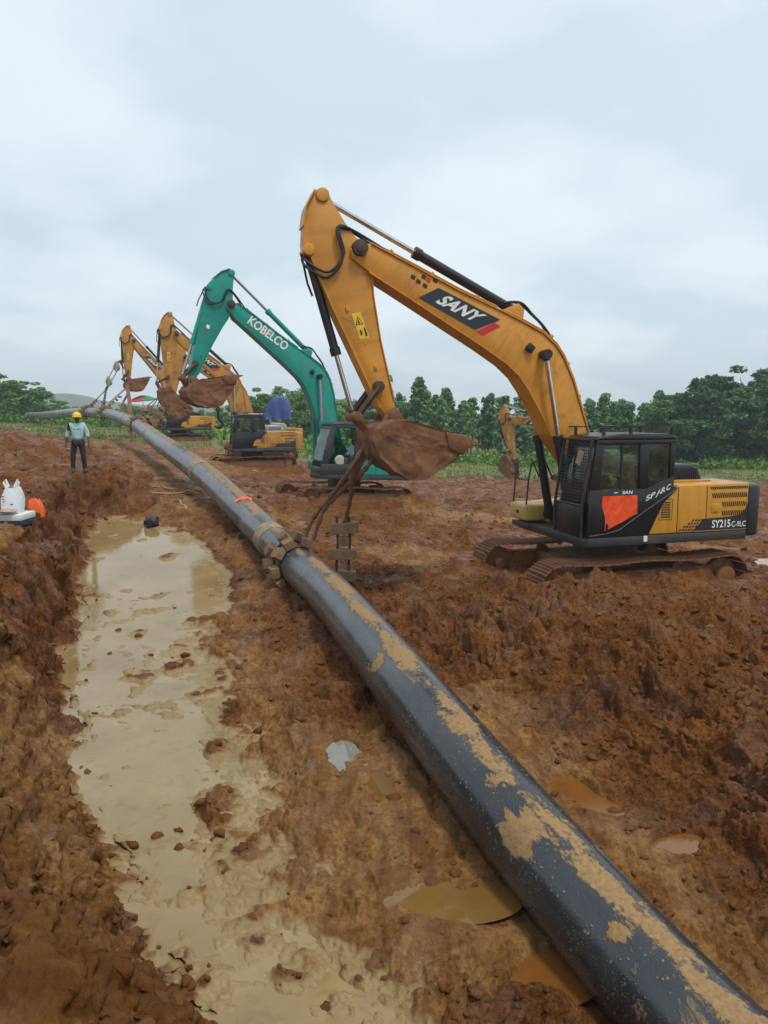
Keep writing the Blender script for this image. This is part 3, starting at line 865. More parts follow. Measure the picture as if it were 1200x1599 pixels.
def pipe_material():
    k = NT('pipe_coating')
    at = k.n('ShaderNodeAttribute', attribute_name='around')
    sx = k.n('ShaderNodeSeparateXYZ'); k.l(at.outputs['Vector'], sx.inputs[0])
    S, X, Z = sx.outputs
    stretch = k.n('ShaderNodeMapping'); stretch.inputs['Scale'].default_value = (.45, 1, 1); k.l(at.outputs['Vector'], stretch.inputs[0])
    n1 = k.noise(2.2, 8, .65, vec=stretch.outputs[0], dist=.5); n2 = k.noise(6, 7, .66, vec=stretch.outputs[0], dist=.3)
    n3 = k.noise(24, 4, .6, vec=at.outputs['Vector'])
    # crusted strip lying just right of the top: how near the angle is to it
    d = k.math('ADD', k.math('MULTIPLY', Z, .9986 / .38), k.math('MULTIPLY', X, -.03 / .38))      # cos of the angle from the strip
    strip = k.math('ADD', k.math('MULTIPLY', k.math('SUBTRACT', d, .925), 6.0), k.math('MULTIPLY', k.math('SUBTRACT', n1, .5), 2.6))
    strip = k.math('ADD', strip, k.math('MULTIPLY', k.math('SUBTRACT', n2, .5), 2.2))
    strip = k.math('ADD', strip, k.math('MULTIPLY', k.math('SUBTRACT', n3, .5), 1.0))
    strip = k.ramp(strip, [(.1, 0), (.32, 1)])
    # smears over the flank and mud along the belly
    nb = k.noise(.9, 6, .7, vec=stretch.outputs[0], dist=.8)
    smear = k.math('MULTIPLY', k.ramp(nb, [(.66, 0), (.70, 1)]), k.ramp(n2, [(.42, 0), (.55, 1)]))
    belly = k.ramp(k.math('ADD', k.math('MULTIPLY', Z, -2.2), k.math('MULTIPLY', k.math('SUBTRACT', n2, .5), 1.6)), [(.55, 0), (.85, 1)])
    vor = k.n('ShaderNodeTexVoronoi'); vor.inputs['Scale'].default_value = 17; vor.inputs['Randomness'].default_value = 1; k.l(at.outputs['Vector'], vor.inputs['Vector'])
    spot = k.math('MULTIPLY', k.ramp(vor.outputs['Distance'], [(.13, 1), (.24, 0)]), k.ramp(k.noise(3.1, 4, .6, vec=at.outputs['Vector']), [(.45, 0), (.6, 1)]))
    vor2 = k.n('ShaderNodeTexVoronoi'); vor2.inputs['Scale'].default_value = 48; k.l(at.outputs['Vector'], vor2.inputs['Vector'])
    spot2 = k.math('MULTIPLY', k.ramp(vor2.outputs['Distance'], [(.14, .8), (.26, 0)]), k.ramp(k.noise(4.3, 4, .6, vec=at.outputs['Vector']), [(.42, 0), (.62, 1)]))
    # one broad smear low on the near flank
    S0 = PATCH_S
    for (ps, px_, pz_, rad_) in ((S0, -.235, .295, .30), (S0 + .55, -.13, .355, .16), (S0 - 1.1, -.20, .32, .12), (S0 + 3.4, -.30, .22, .22)):
        vd = k.n('ShaderNodeVectorMath', operation='DISTANCE'); k.l(at.outputs['Vector'], vd.inputs[0]); vd.inputs[1].default_value = (ps, px_, pz_)
        pm = k.math('ADD', k.math('DIVIDE', vd.outputs['Value'], rad_), k.math('MULTIPLY', k.math('SUBTRACT', n2, .5), 3.2))
        smear = k.math('MAXIMUM', smear, k.ramp(pm, [(.52, 1), (.66, 0)]))
    mud = k.math('MAXIMUM', k.math('MAXIMUM', strip, smear), k.math('MAXIMUM', belly, k.math('MAXIMUM', spot, spot2)))
    # dried film and the sky's reflection painted as one pale grey, more far up the line
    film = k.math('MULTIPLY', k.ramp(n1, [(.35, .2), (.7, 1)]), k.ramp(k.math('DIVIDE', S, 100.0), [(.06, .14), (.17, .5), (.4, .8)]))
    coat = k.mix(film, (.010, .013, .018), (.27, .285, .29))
    mudc = k.mix(k.ramp(n3, [(.3, 0), (.7, 1)]), (.20, .115, .042), (.31, .19, .078))
    c = k.mix(mud, coat, mudc)
    rr = k.mix(mud, k.mix(film, (.20,) * 3, (.45,) * 3), (.85,) * 3)
    hb = k.math('ADD', k.math('MULTIPLY', mud, k.math('ADD', .5, n3)), k.math('MULTIPLY', n2, .12))
    k.bsdf(c, rr, 0, k.bump(hb, .7, .012), .65)
    MATS['pipe_coating'] = k.m
    k2 = NT('joint_wrap')
    n = k2.noise(7, 6, .65)
    k2.bsdf(k2.mix(k2.ramp(n, [(.35, 0), (.65, 1)]), (.16, .12, .085), (.36, .25, .14)), .7, 0, k2.bump(n, .5, .01))
    MATS['joint_wrap'] = k2.m
PATCH_S = pipe_s_at_y(5.75)
pipe_material()
pipe_root = empty('pipeline', (0, 0, 0))
tag(pipe_root, 'long black mud caked steel pipe running from the foreground up to the crest', 'pipe')
JOINTS = [13.9, 25.4, 37, 49, 61, 73, 85, 97]
JOINTS[1] = pipe_s_at_y(24.0)
JOINTS[0] = pipe_s_at_y(16.6)
JOINTS = [JOINTS[0], JOINTS[1], JOINTS[1] + 11.6, JOINTS[1] + 23.5, JOINTS[1] + 35, JOINTS[1] + 47, JOINTS[1] + 59]
JOINTS = [j for j in JOINTS if j < PLEN[-1] - 2]
cuts = [0] + JOINTS + [PLEN[-1]]
for a, b in zip(cuts[:-1], cuts[1:]):
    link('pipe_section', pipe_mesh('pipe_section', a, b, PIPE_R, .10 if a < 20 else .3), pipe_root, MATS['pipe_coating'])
for j in JOINTS:
    link('joint_sleeve', pipe_mesh('joint_sleeve', j - .28, j + .28, lambda s, w, j=j: PIPE_R + .006 + .004 * math.sin(5 * w + 9 * s), .07), pipe_root, MATS['joint_wrap'])

# ------------------------------------------------------------------ lettering
_TXT = {}
def text_shape(s, bold=0.0):
    """letters as flat triangles in a unit box: width 0..1, height 0..1"""
    key = (s, bold)
    if key in _TXT: return _TXT[key]
    cu = bpy.data.curves.new('letters', 'FONT')
    cu.body = s; cu.offset = bold; cu.resolution_u = 4; cu.fill_mode = 'FRONT' if hasattr(cu, 'fill_mode') else cu.fill_mode
    ob = bpy.data.objects.new('letters', cu); COL.objects.link(ob)
    dg = bpy.context.evaluated_depsgraph_get(); dg.update()
    me = bpy.data.meshes.new_from_object(ob.evaluated_get(dg))
    v = np.array([p.co[:2] for p in me.vertices]); f = [tuple(p.vertices) for p in me.polygons]
    bpy.data.objects.remove(ob); bpy.data.curves.remove(cu); bpy.data.meshes.remove(me)
    lo, hi = v.min(0), v.max(0)
    v = (v - lo) / (hi - lo)
    _TXT[key] = (v, f)
    return _TXT[key]
def flat_text(name, s, O, Rv, Uv, mat, parent, bold=0.012, mw=None):
    """O is the lower left corner, Rv the full width, Uv the full height"""
    v, f = text_shape(s, bold)
    O, Rv, Uv = Vector(O), Vector(Rv), Vector(Uv)
    me = bpy.data.meshes.new(name)
    me.from_pydata([tuple(O + Rv * a + Uv * b) for a, b in v], [], f)
    return link(name, me, parent, mat, mw)
def flat_poly(name, pts, mat, parent, mw=None):
    me = bpy.data.meshes.new(name)
    me.from_pydata([tuple(p) for p in pts], [], [tuple(range(len(pts)))])
    return link(name, me, parent, mat, mw)
def flat_polys(name, polys, mat, parent, mw=None):
    me = bpy.data.meshes.new(name); vs = []; fs = []
    for p in polys:
        fs.append(tuple(range(len(vs), len(vs) + len(p)))); vs += [tuple(q) for q in p]
    me.from_pydata(vs, [], fs)
    return link(name, me, parent, mat, mw)

# ------------------------------------------------------------------ people
def skin_mesh(name, verts, edges, radii, root=0, sub=2, mat=None, parent=None):
    me = bpy.data.meshes.new(name + '_cage')
    me.from_pydata([tuple(v) for v in verts], edges, [])
    ob = bpy.data.objects.new(name + '_cage', me); COL.objects.link(ob)
    md = ob.modifiers.new('skin', 'SKIN'); md.use_smooth_shade = True
    for i, d in enumerate(me.skin_vertices[0].data):
        r_ = radii[i]
        d.radius = (r_, r_) if not isinstance(r_, (tuple, list)) else r_
        d.use_root = (i == root)
    if sub: 
        ms = ob.modifiers.new('sub', 'SUBSURF'); ms.levels = sub; ms.render_levels = sub
    dg = bpy.context.evaluated_depsgraph_get(); dg.update()
    me2 = bpy.data.meshes.new_from_object(ob.evaluated_get(dg))
    me2.name = name
    bpy.data.objects.remove(ob); bpy.data.meshes.remove(me)
    me2.shade_smooth(); me2.materials.clear()
    return link(name, me2, parent, mat)

def person(loc, rz, label, group=None, seated=False, shirt='pale_shirt', helmet=False, reach=False, print_=False, hat=None, scale=1.0):
    """figure facing +X in its own frame; feet (or seat) at the origin"""
    root = empty('person', loc, rz); root.scale = (scale,) * 3
    tag(root, label, 'person', group)
    if not seated:
        J = {'pel': (0, 0, .93), 'wai': (.01, 0, 1.08), 'che': (.015, 0, 1.27), 'nkb': (-.01, 0, 1.42), 'nck': (.0, 0, 1.475), 'hd0': (.02, 0, 1.535), 'hd1': (.03, 0, 1.60), 'hd2': (.02, 0, 1.655)}
        for sgn, n in ((1, 'l'), (-1, 'r')):
            J.update({'sh' + n: (0, .175 * sgn, 1.385), 'el' + n: (.03 if sgn > 0 else -.06, .265 * sgn, 1.12), 'wr' + n: (.15 if sgn > 0 else -.02, (.28 if sgn > 0 else .33) * sgn, .91 if sgn > 0 else .88), 'pm' + n: (.19 if sgn > 0 else -.01, (.27 if sgn > 0 else .335) * sgn, .845 if sgn > 0 else .805),
                      'hp' + n: (0, .095 * sgn, .88), 'kn' + n: (.07 if sgn > 0 else .01, (.12 if sgn > 0 else .16) * sgn, .48), 'an' + n: (0, (.15 if sgn > 0 else .17) * sgn, .09), 'to' + n: (.15, (.17 if sgn > 0 else .2) * sgn, .04)})
    else:
        J = {'pel': (0, 0, .10), 'wai': (-.03, 0, .26), 'che': (-.05, 0, .45), 'nkb': (-.06, 0, .60), 'nck': (-.045, 0, .655), 'hd0': (-.02, 0, .715), 'hd1': (-.01, 0, .78), 'hd2': (-.02, 0, .835)}
        for sgn, n in ((1, 'l'), (-1, 'r')):
            J.update({'sh' + n: (-.05, .175 * sgn, .565), 'el' + n: (.06, .25 * sgn, .31), 'wr' + n: (.29, .22 * sgn, .27), 'pm' + n: (.36, .215 * sgn, .26),
                      'hp' + n: (.03, .095 * sgn, .09), 'kn' + n: (.44, .14 * sgn, .12), 'an' + n: (.5, .13 * sgn, -.32), 'to' + n: (.64, .14 * sgn, -.36)})
    RAD = {'pel': (.11, .09), 'wai': (.11, .085), 'che': (.12, .085), 'nkb': (.06, .055), 'nck': .05, 'hd0': (.062, .075), 'hd1': (.075, .095), 'hd2': (.062, .078)}
    for n in 'lr':
        RAD.update({'sh' + n: .034, 'el' + n: .042, 'wr' + n: .029, 'pm' + n: (.036, .018), 'hp' + n: .09, 'kn' + n: .058, 'an' + n: .042, 'to' + n: .038})
    E = [('pel', 'wai'), ('wai', 'che'), ('che', 'nkb'), ('nkb', 'nck'), ('nck', 'hd0'), ('hd0', 'hd1'), ('hd1', 'hd2')]
    for n in 'lr':
        E += [('che', 'sh' + n), ('sh' + n, 'el' + n), ('el' + n, 'wr' + n), ('wr' + n, 'pm' + n), ('pel', 'hp' + n), ('hp' + n, 'kn' + n), ('kn' + n, 'an' + n), ('an' + n, 'to' + n)]
        # five fingers
        pm = Vector(J['pm' + n]); d = (pm - Vector(J['wr' + n])).normalized(); sd = Vector((1, 0, 0)) if not seated else Vector((0, 1, 0))
        sd = (sd - d * sd.dot(d)).normalized(); dn = Vector((0, -1 if n == 'l' else 1, 0)) if not seated else Vector((0, 0, -1))
        for q, (o_, L_) in enumerate([(-.03, .075), (-.01, .088), (.011, .082), (.031, .062)]):
            a_, b_ = 'f%d%s' % (q, n), 'g%d%s' % (q, n)
            J[a_] = tuple(pm + sd * o_ + d * L_ * .55); J[b_] = tuple(pm + sd * o_ + d * L_ * .9 + dn * .025)
            RAD[a_] = .0095; RAD[b_] = .008; E += [('pm' + n, a_), (a_, b_)]
        a_, b_ = 'tA' + n, 'tB' + n
        J[a_] = tuple(pm + sd * .045 - d * .025); J[b_] = tuple(pm + sd * .06 + d * .015)
        RAD[a_] = .011; RAD[b_] = .009; E += [('pm' + n, a_), (a_, b_)]
    # nose
    h1 = Vector(J['hd1']); J['nose'] = tuple(h1 + Vector((.105, 0, -.015))); RAD['nose'] = .012; E.append(('hd1', 'nose'))
    keys = list(J); ix = {k_: i for i, k_ in enumerate(keys)}
    body = skin_mesh('body', [J[k_] for k_ in keys], [(ix[a], ix[b]) for a, b in E], [RAD[k_] for k_ in keys], ix['pel'], 2, MATS['skin'], root)
    def cloth(name, ks, es, rad, mat, rt=0):
        i2 = {k_: i for i, k_ in enumerate(ks)}
        return skin_mesh(name, [J[k_] if k_ in J else k_ for k_ in ks], [(i2[a], i2[b]) for a, b in es], rad, rt, 2, MATS[mat], root)
    for n in 'lr':
        J['fa' + n] = tuple(Vector(J['el' + n]).lerp(Vector(J['wr' + n]), .45))
    J['hem'] = tuple(Vector(J['pel']).lerp(Vector(J['wai']), -.15 if not seated else .1))
    cloth('shirt', ['pel', 'wai', 'che', 'nkb', 'shl', 'ell', 'fal', 'shr', 'elr', 'far'],
          [('pel', 'wai'), ('wai', 'che'), ('che', 'nkb'), ('che', 'shl'), ('shl', 'ell'), ('ell', 'fal'), ('che', 'shr'), ('shr', 'elr'), ('elr', 'far')],
          [(.165, .135), (.165, .125), (.18, .13), (.085, .075), .096, .072, .064, .096, .072, .064], shirt)
    cloth('trousers', ['pel', 'hpl', 'knl', 'anl', 'hpr', 'knr', 'anr'], [('pel', 'hpl'), ('hpl', 'knl'), ('knl', 'anl'), ('pel', 'hpr'), ('hpr', 'knr'), ('knr', 'anr')],
          [(.15, .12), .105, .078, .062, .105, .078, .062], 'trousers')
    for n in 'lr':
        a = Vector(J['an' + n]); t = Vector(J['to' + n])
        skin_mesh('boot', [a + Vector((0, 0, .22)), a, t], [(0, 1), (1, 2)], [.062, .06, .05], 1, 2, MATS['boots'], root)
    hc = Vector(J['hd1'])
    hm = MB(); hm.lathe([(.098, .02), (.100, .045), (.092, .085), (.070, .115), (.035, .130), (.004, .134)], 18, hc + Vector((-.012, 0, -.01)))
    if helmet:
        hl = MB().lathe([(.118, .035), (.122, .05), (.116, .10), (.092, .145), (.05, .170), (.005, .176)], 22, hc + Vector((-.005, 0, -.01)))
        hlo = hl.build('helmet', MATS['helmet_yellow'], root)
        br = MB(); n = 20
        vs = [(hc.x + (.112 if k_ < n else 0) * 0 + .115 * math.cos(w), hc.y + .115 * math.sin(w), hc.z + .032) for k_, w in enumerate([(-.5 + i / (n - 1)) * PI * .95 for i in range(n)])]
        vs += [(hc.x + .185 * math.cos(w) * 1.0, hc.y + .135 * math.sin(w), hc.z + .018) for w in [(-.5 + i / (n - 1)) * PI * .95 for i in range(n)]]
        fs = [(i, i + 1, n + i + 1, n + i) for i in range(n - 1)]
        br.add(vs, fs); br.add([(a, b, c + .006) for a, b, c in vs], [tuple(reversed(f)) for f in fs])
        br.build('helmet_peak', MATS['helmet_yellow'], hlo)
        MB().tube([hc + Vector((-.118, 0, .08)), hc + Vector((-.06, 0, .165)), hc + Vector((0, 0, .174)), hc + Vector((.07, 0, .155)), hc + Vector((.112, 0, .07))], .010, 6).build('helmet_ridge', MATS['helmet_yellow'], hlo)
    else:
        hm.build('hair', MATS['hair'], root)
    for sgn in (1, -1):
        MB().lathe([(.010, -.004), (.012, 0), (.006, .006)], 8, hc + Vector((.088, .032 * sgn, .012))).build('eye', MATS['decal_black'], body)
        MB().box(hc + Vector((.02, .082 * sgn, -.005)), (.03, .018, .05)).build('ear', MATS['skin'], body, bevel=.006)
    MB().box(hc + Vector((.085, 0, -.052)), (.012, .045, .008)).build('mouth', MATS['decal_black'], body)
    if print_:
        c = Vector(J['che'])
        flat = []
        x0 = c.x + .142
        for (y, z, w_, h_) in [(-.09, .0, .03, .05), (-.045, .0, .012, .06), (-.015, .01, .02, .03), (.02, .0, .03, .05), (.06, .0, .012, .06)]:
            flat.append([(x0 + .012, y - w_ / 2, c.z + z - h_ / 2), (x0 + .012, y + w_ / 2, c.z + z - h_ / 2), (x0 + .012, y + w_ / 2, c.z + z + h_ / 2), (x0 + .012, y - w_ / 2, c.z + z + h_ / 2)])
        flat_polys('print', flat, MATS['shirt_print'], root)
    return root

# ------------------------------------------------------------------ excavators
FOOT = Vector((.3, -.1, 2.05)); L1, L2 = 6.35, 2.92
BOOM_TOP = [(6.42, .06), (6.25, .20), (5.45, .44), (4.52, .72), (3.79, .98), (3.25, 1.16), (2.80, 1.29), (2.44, 1.31), (2.16, 1.25), (1.71, 1.06), (1.03, .68), (.25, .24), (.05, .20), (-.14, .10)]
BOOM_LOW = [(-.16, -.06), (-.05, -.18), (.3, -.20), (1.40, .0), (1.75, .15), (2.30, .32), (2.62, .39), (2.98, .39), (3.54, .30), (5.45, -.07), (5.97, -.18), (6.34, -.22), (6.46, -.12)]
ARM_P = [(-1.08, .42), (-1.05, .54), (-.80, .75), (-.51, .86), (-.25, .93), (-.08, .93), (.02, .84), (.3, .78), (.83, .67), (2.31, .29), (2.72, .18), (2.98, .08), (3.03, -.02), (2.95, -.11), (2.66, -.09), (1.57, -.06), (.82, -.09), (.43, -.14), (.1, -.20), (-.12, -.12), (-.19, .0), (-.46, .14), (-.81, .27), (-.98, .32)]
BUCKET_P = [(-1.20, -.34), (-1.24, -.50), (-1.12, -.74), (-.80, -.94), (-.48, -1.12), (-.22, -1.12), (.08, -.96), (.34, -.70), (.48, -.42), (.44, -.20), (.25, -.10), (-.05, -.06), (-.3, -.10)]

MESH = {}
def cached(key, fn):
    if key not in MESH: MESH[key] = fn()
    return MESH[key]
def offset_plate(poly, d):
    """a thin raised border is avoided; returns the polygon itself"""
    return poly

def boom_mesh():
    m = MB()
    poly = BOOM_TOP + BOOM_LOW
    ys = []
    for p in poly:
        h = .24 if p[0] < 4.5 else .24 + .0 * p[0]
        ys.append((-h, h))
    m.prism2(poly, ys)
    return m.mesh('boom', bevel=.018, seg=2)
def boom_flanges(which):
    """top and bottom plates that stand proud of the side plates"""
    m = MB()
    def strip(line, off):
        for (x0, z0), (x1, z1) in zip(line[:-1], line[1:]):
            d = Vector((x1 - x0, 0, z1 - z0)); n = Vector((-d.z, 0, d.x)).normalized() * off
            vs = [(x0, -.265, z0), (x1, -.265, z1), (x1, .265, z1), (x0, .265, z0)]
            w = [(a + n.x, b, c + n.z) for a, b, c in vs]
            m.add(vs + w, [(0, 1, 2, 3), (7, 6, 5, 4), (0, 4, 5, 1), (1, 5, 6, 2), (2, 6, 7, 3), (3, 7, 4, 0)])
    strip(BOOM_TOP[1:-2] if which == 0 else BOOM_LOW[2:-2], -.022)
    return m.mesh('flange', smooth=60)
def arm_mesh():
    m = MB(); ys = []
    for p in ARM_P:
        h = .18
        if p[0] < -.5: h = .15
        ys.append((-h, h))
    m.prism2(ARM_P, ys)
    return m.mesh('arm', bevel=.016, seg=2)
def arm_flange(which):
    m = MB()
    def strip(line, off):
        for (x0, z0), (x1, z1) in zip(line[:-1], line[1:]):
            d = Vector((x1 - x0, 0, z1 - z0)); n = Vector((-d.z, 0, d.x)).normalized() * off
            vs = [(x0, -.20, z0), (x1, -.20, z1), (x1, .20, z1), (x0, .20, z0)]
            w = [(a + n.x, b, c + n.z) for a, b, c in vs]
            m.add(vs + w, [(0, 1, 2, 3), (7, 6, 5, 4), (0, 4, 5, 1), (1, 5, 6, 2), (2, 6, 7, 3), (3, 7, 4, 0)])
    strip((ARM_P[6:11], ARM_P[1:4], ARM_P[14:18])[which], .02)
    return m.mesh('flange', smooth=60)

def bucket_meshes():
    hw = .60
    # curved shell: profile swept across, with thickness, roughened by mud
    pr = []
    for (a, b) in zip(BUCKET_P[:-1], BUCKET_P[1:]):
        for k_ in range(4):
            t = k_ / 4; pr.append((a[0] + (b[0] - a[0]) * t, a[1] + (b[1] - a[1]) * t))
    pr.append(BUCKET_P[-1])
    c = Vector((-.35, -.5))
    ny = 18
    vs = []; fs = []
    for layer in (0, 1):
        for i, p in enumerate(pr):
            q = Vector(p); 
            if layer: q = q + (c - q).normalized() * .05
            for j in range(ny):
                vs.append((q.x, -hw + 2 * hw * j / (ny - 1), q.y))
    n = len(pr)
    I = lambda l, i, j: (l * n + i) * ny + j
    for i in range(n - 1):
        for j in range(ny - 1):
            fs.append((I(0, i, j), I(0, i + 1, j), I(0, i + 1, j + 1), I(0, i, j + 1)))
            fs.append((I(1, i, j), I(1, i, j + 1), I(1, i + 1, j + 1), I(1, i + 1, j)))
    for i in range(n - 1):
        for j, fl in ((0, 0), (ny - 1, 1)):
            f = (I(0, i, j), I(1, i, j), I(1, i + 1, j), I(0, i + 1, j)); fs.append(f if fl == 0 else tuple(reversed(f)))
    for j in range(ny - 1):
        fs.append((I(0, 0, j), I(0, 0, j + 1), I(1, 0, j + 1), I(1, 0, j))); fs.append((I(0, n - 1, j), I(1, n - 1, j), I(1, n - 1, j + 1), I(0, n - 1, j + 1)))
    shell = MB().add(vs, fs).mesh('bucket', noise=.045, nscale=5, noise2=.018, smooth=60)
    # side plates as fine fans so that caked mud can bulge on them
    def side(sg):
        m = MB(); ring = [Vector((p[0], 0, p[1])) for p in pr]; cc = Vector((-.38, 0, -.52)); K = 16
        vs = []; fs = []
        for ly, yo in ((0, hw + .035), (1, hw - .02)):
            for k_ in range(K + 1):
                for p in ring:
                    q = cc.lerp(p, .02 + .99 * k_ / K)
                    d = yo if ly == 1 else yo + .022 * math.sin(7 * q.x + 3) * math.sin(6 * q.z) * (k_ < K)
                    vs.append((q.x, sg * d, q.z))
        n = len(ring); J = lambda ly, k_, i: (ly * (K + 1) + k_) * n + i
        for ly in (0, 1):
            for k_ in range(K):
                for i in range(n):
                    i2 = (i + 1) % n
                    fs.append((J(ly, k_, i), J(ly, k_, i2), J(ly, k_ + 1, i2), J(ly, k_ + 1, i)))
            fs.append(tuple(J(ly, 0, i) for i in range(n)))
        for i in range(n): fs.append((J(0, K, i), J(0, K, (i + 1) % n), J(1, K, (i + 1) % n), J(1, K, i)))
        m.add(vs, fs)
        return m.mesh('side_plate', noise=.03, nscale=6, noise2=.016, smooth=70)
    # ears that carry the two pins
    ear = MB().prism([(-.12, .08), (.0, .15), (.12, .08), (.24, -.12), (.36, -.42), (.30, -.62), (.1, -.62), (-.1, -.3), (-.22, -.12)], .25, .31)
    ear.prism([(-.12, .08), (.0, .15), (.12, .08), (.24, -.12), (.36, -.42), (.30, -.62), (.1, -.62), (-.1, -.3), (-.22, -.12)], -.31, -.25)
    ear_me = ear.mesh('ear', bevel=.012)
    tooth = MB()
    def tm():
        m = MB()
        a = [(.05, -.075, -.07), (.05, .075, -.07), (.05, .075, .07), (.05, -.075, .07)]
        b = [(-.44, -.04, -.012), (-.44, .04, -.012), (-.44, .04, .012), (-.44, -.04, .012)]
        mid = [(-.16, -.085, -.075), (-.16, .085, -.075), (-.16, .085, .075), (-.16, -.085, .075)]
        m.add(a + mid + b, [(3, 2, 1, 0), (8, 9, 10, 11)] + [(l + k_, l + (k_ + 1) % 4, l + 4 + (k_ + 1) % 4, l + 4 + k_) for l in (0, 4) for k_ in range(4)])
        return m.mesh('tooth', bevel=.01, noise=.008, nscale=20)
    cut = {}
    for sg in (1, -1):
        cut[sg] = MB().prism([(-.85, -.27), (-1.28, -.36), (-1.34, -.52), (-1.20, -.70), (-.92, -.60)], sg * .60, sg * .685).mesh('side_cutter', bevel=.03, noise=.02, nscale=8)
    load = MB()
    g_ = 14
    vs = []; fs = []
    for i in range(g_):
        for j in range(g_):
            u, v = i / (g_ - 1), j / (g_ - 1)
            x = -1.12 + .86 * u; z = -.40 + .24 * u - .10 + .10 * math.sin(PI * u) * math.sin(PI * v) + .05 * math.sin(9 * u + 4 * v) * math.sin(8 * v)
            vs.append((x, -.56 + 1.12 * v, z))
    fs = [(i * g_ + j, (i + 1) * g_ + j, (i + 1) * g_ + j + 1, i * g_ + j + 1) for i in range(g_ - 1) for j in range(g_ - 1)]
    load.add(vs, fs)
    return dict(shell=shell, sideL=side(1), sideR=side(-1), ear=ear_me, tooth=tm(), cutL=cut[1], cutR=cut[-1], load=load.mesh('mud_load', noise=.05, nscale=6, smooth=60))

TR_R = .40
def track_path(n_shoe=49):
    """points and angles of the shoes round the loop, x forward z up"""
    half = 1.80
    L = 4 * half + 2 * PI * TR_R
    out = []
    for i in range(n_shoe):
        s = L * (i + .5) / n_shoe
        if s < 2 * half:                                   # upper run, front to rear
            x = half - s; z = 2 * TR_R; a = PI
            z -= .035 * math.sin(PI * s / (2 * half) * 2) ** 2
        elif s < 2 * half + PI * TR_R:
            w = (s - 2 * half) / TR_R
            x = -half - TR_R * math.sin(w); z = TR_R + TR_R * math.cos(w); a = PI + w
        elif s < 4 * half + PI * TR_R:
            x = -half + (s - 2 * half - PI * TR_R); z = 0; a = 2 * PI
        else:
            w = (s - 4 * half - PI * TR_R) / TR_R
            x = half + TR_R * math.sin(w); z = TR_R - TR_R * math.cos(w); a = w
        out.append((x, z, a))
    return out
def shoe_mesh():
    m = MB()
    m.bb((-.095, -.30, -.035), (.095, .30, -.012))
    for x in (-.07, 0, .07):
        m.add([(x - .012, -.30, -.035), (x + .012, -.30, -.035), (x + .006, -.30, -.062), (x - .006, -.30, -.062), (x - .012, .30, -.035), (x + .012, .30, -.035), (x + .006, .30, -.062), (x - .006, .30, -.062)],
              [(0, 1, 2, 3), (7, 6, 5, 4), (0, 4, 5, 1), (1, 5, 6, 2), (2, 6, 7, 3), (3, 7, 4, 0)])
    return m.mesh('shoe', smooth=0)

def circ_join(A, ra, P, rp, side):
    """meeting point of two links in the x,z plane"""
    d = (P - A); D = min(d.length, (ra + rp) * .999); u = d.normalized()
    a = (ra * ra - rp * rp + D * D) / (2 * D); h = math.sqrt(max(0, ra * ra - a * a))
    n = Vector((-u.y, u.x))
    return A + u * a + n * h * side

def cylinder(parent, a, b, frac, r, rod, mats, y=0.0, name='cylinder'):
    """hydraulic ram: barrel from a, rod to b"""
    a, b = Vector(a), Vector(b); m_ = a.lerp(b, frac); d = (b - a).normalized()
    br = MB().cyl(a, m_, r, 16)
    br.cyl(m_ - d * .14, m_, r * 1.22, 16)
    br.cyl(a, a + d * .09, r * 1.15, 16)
    br.cyl(a + Vector((0, -r * 1.2, 0)), a + Vector((0, r * 1.2, 0)), r * 1.15, 14)
    o = br.build(name, mats[0], parent, bevel=0)
    rd = MB().cyl(m_, b, rod, 14)
    rd.build('rod', mats[1], o)
    e = MB().cyl(b - d * .12, b, rod * 1.5, 12)
    e.cyl(b + Vector((0, -r * 1.15, 0)), b + Vector((0, r * 1.15, 0)), r * 1.05, 14)
    e.build('rod_eye', mats[2], o)
    return o

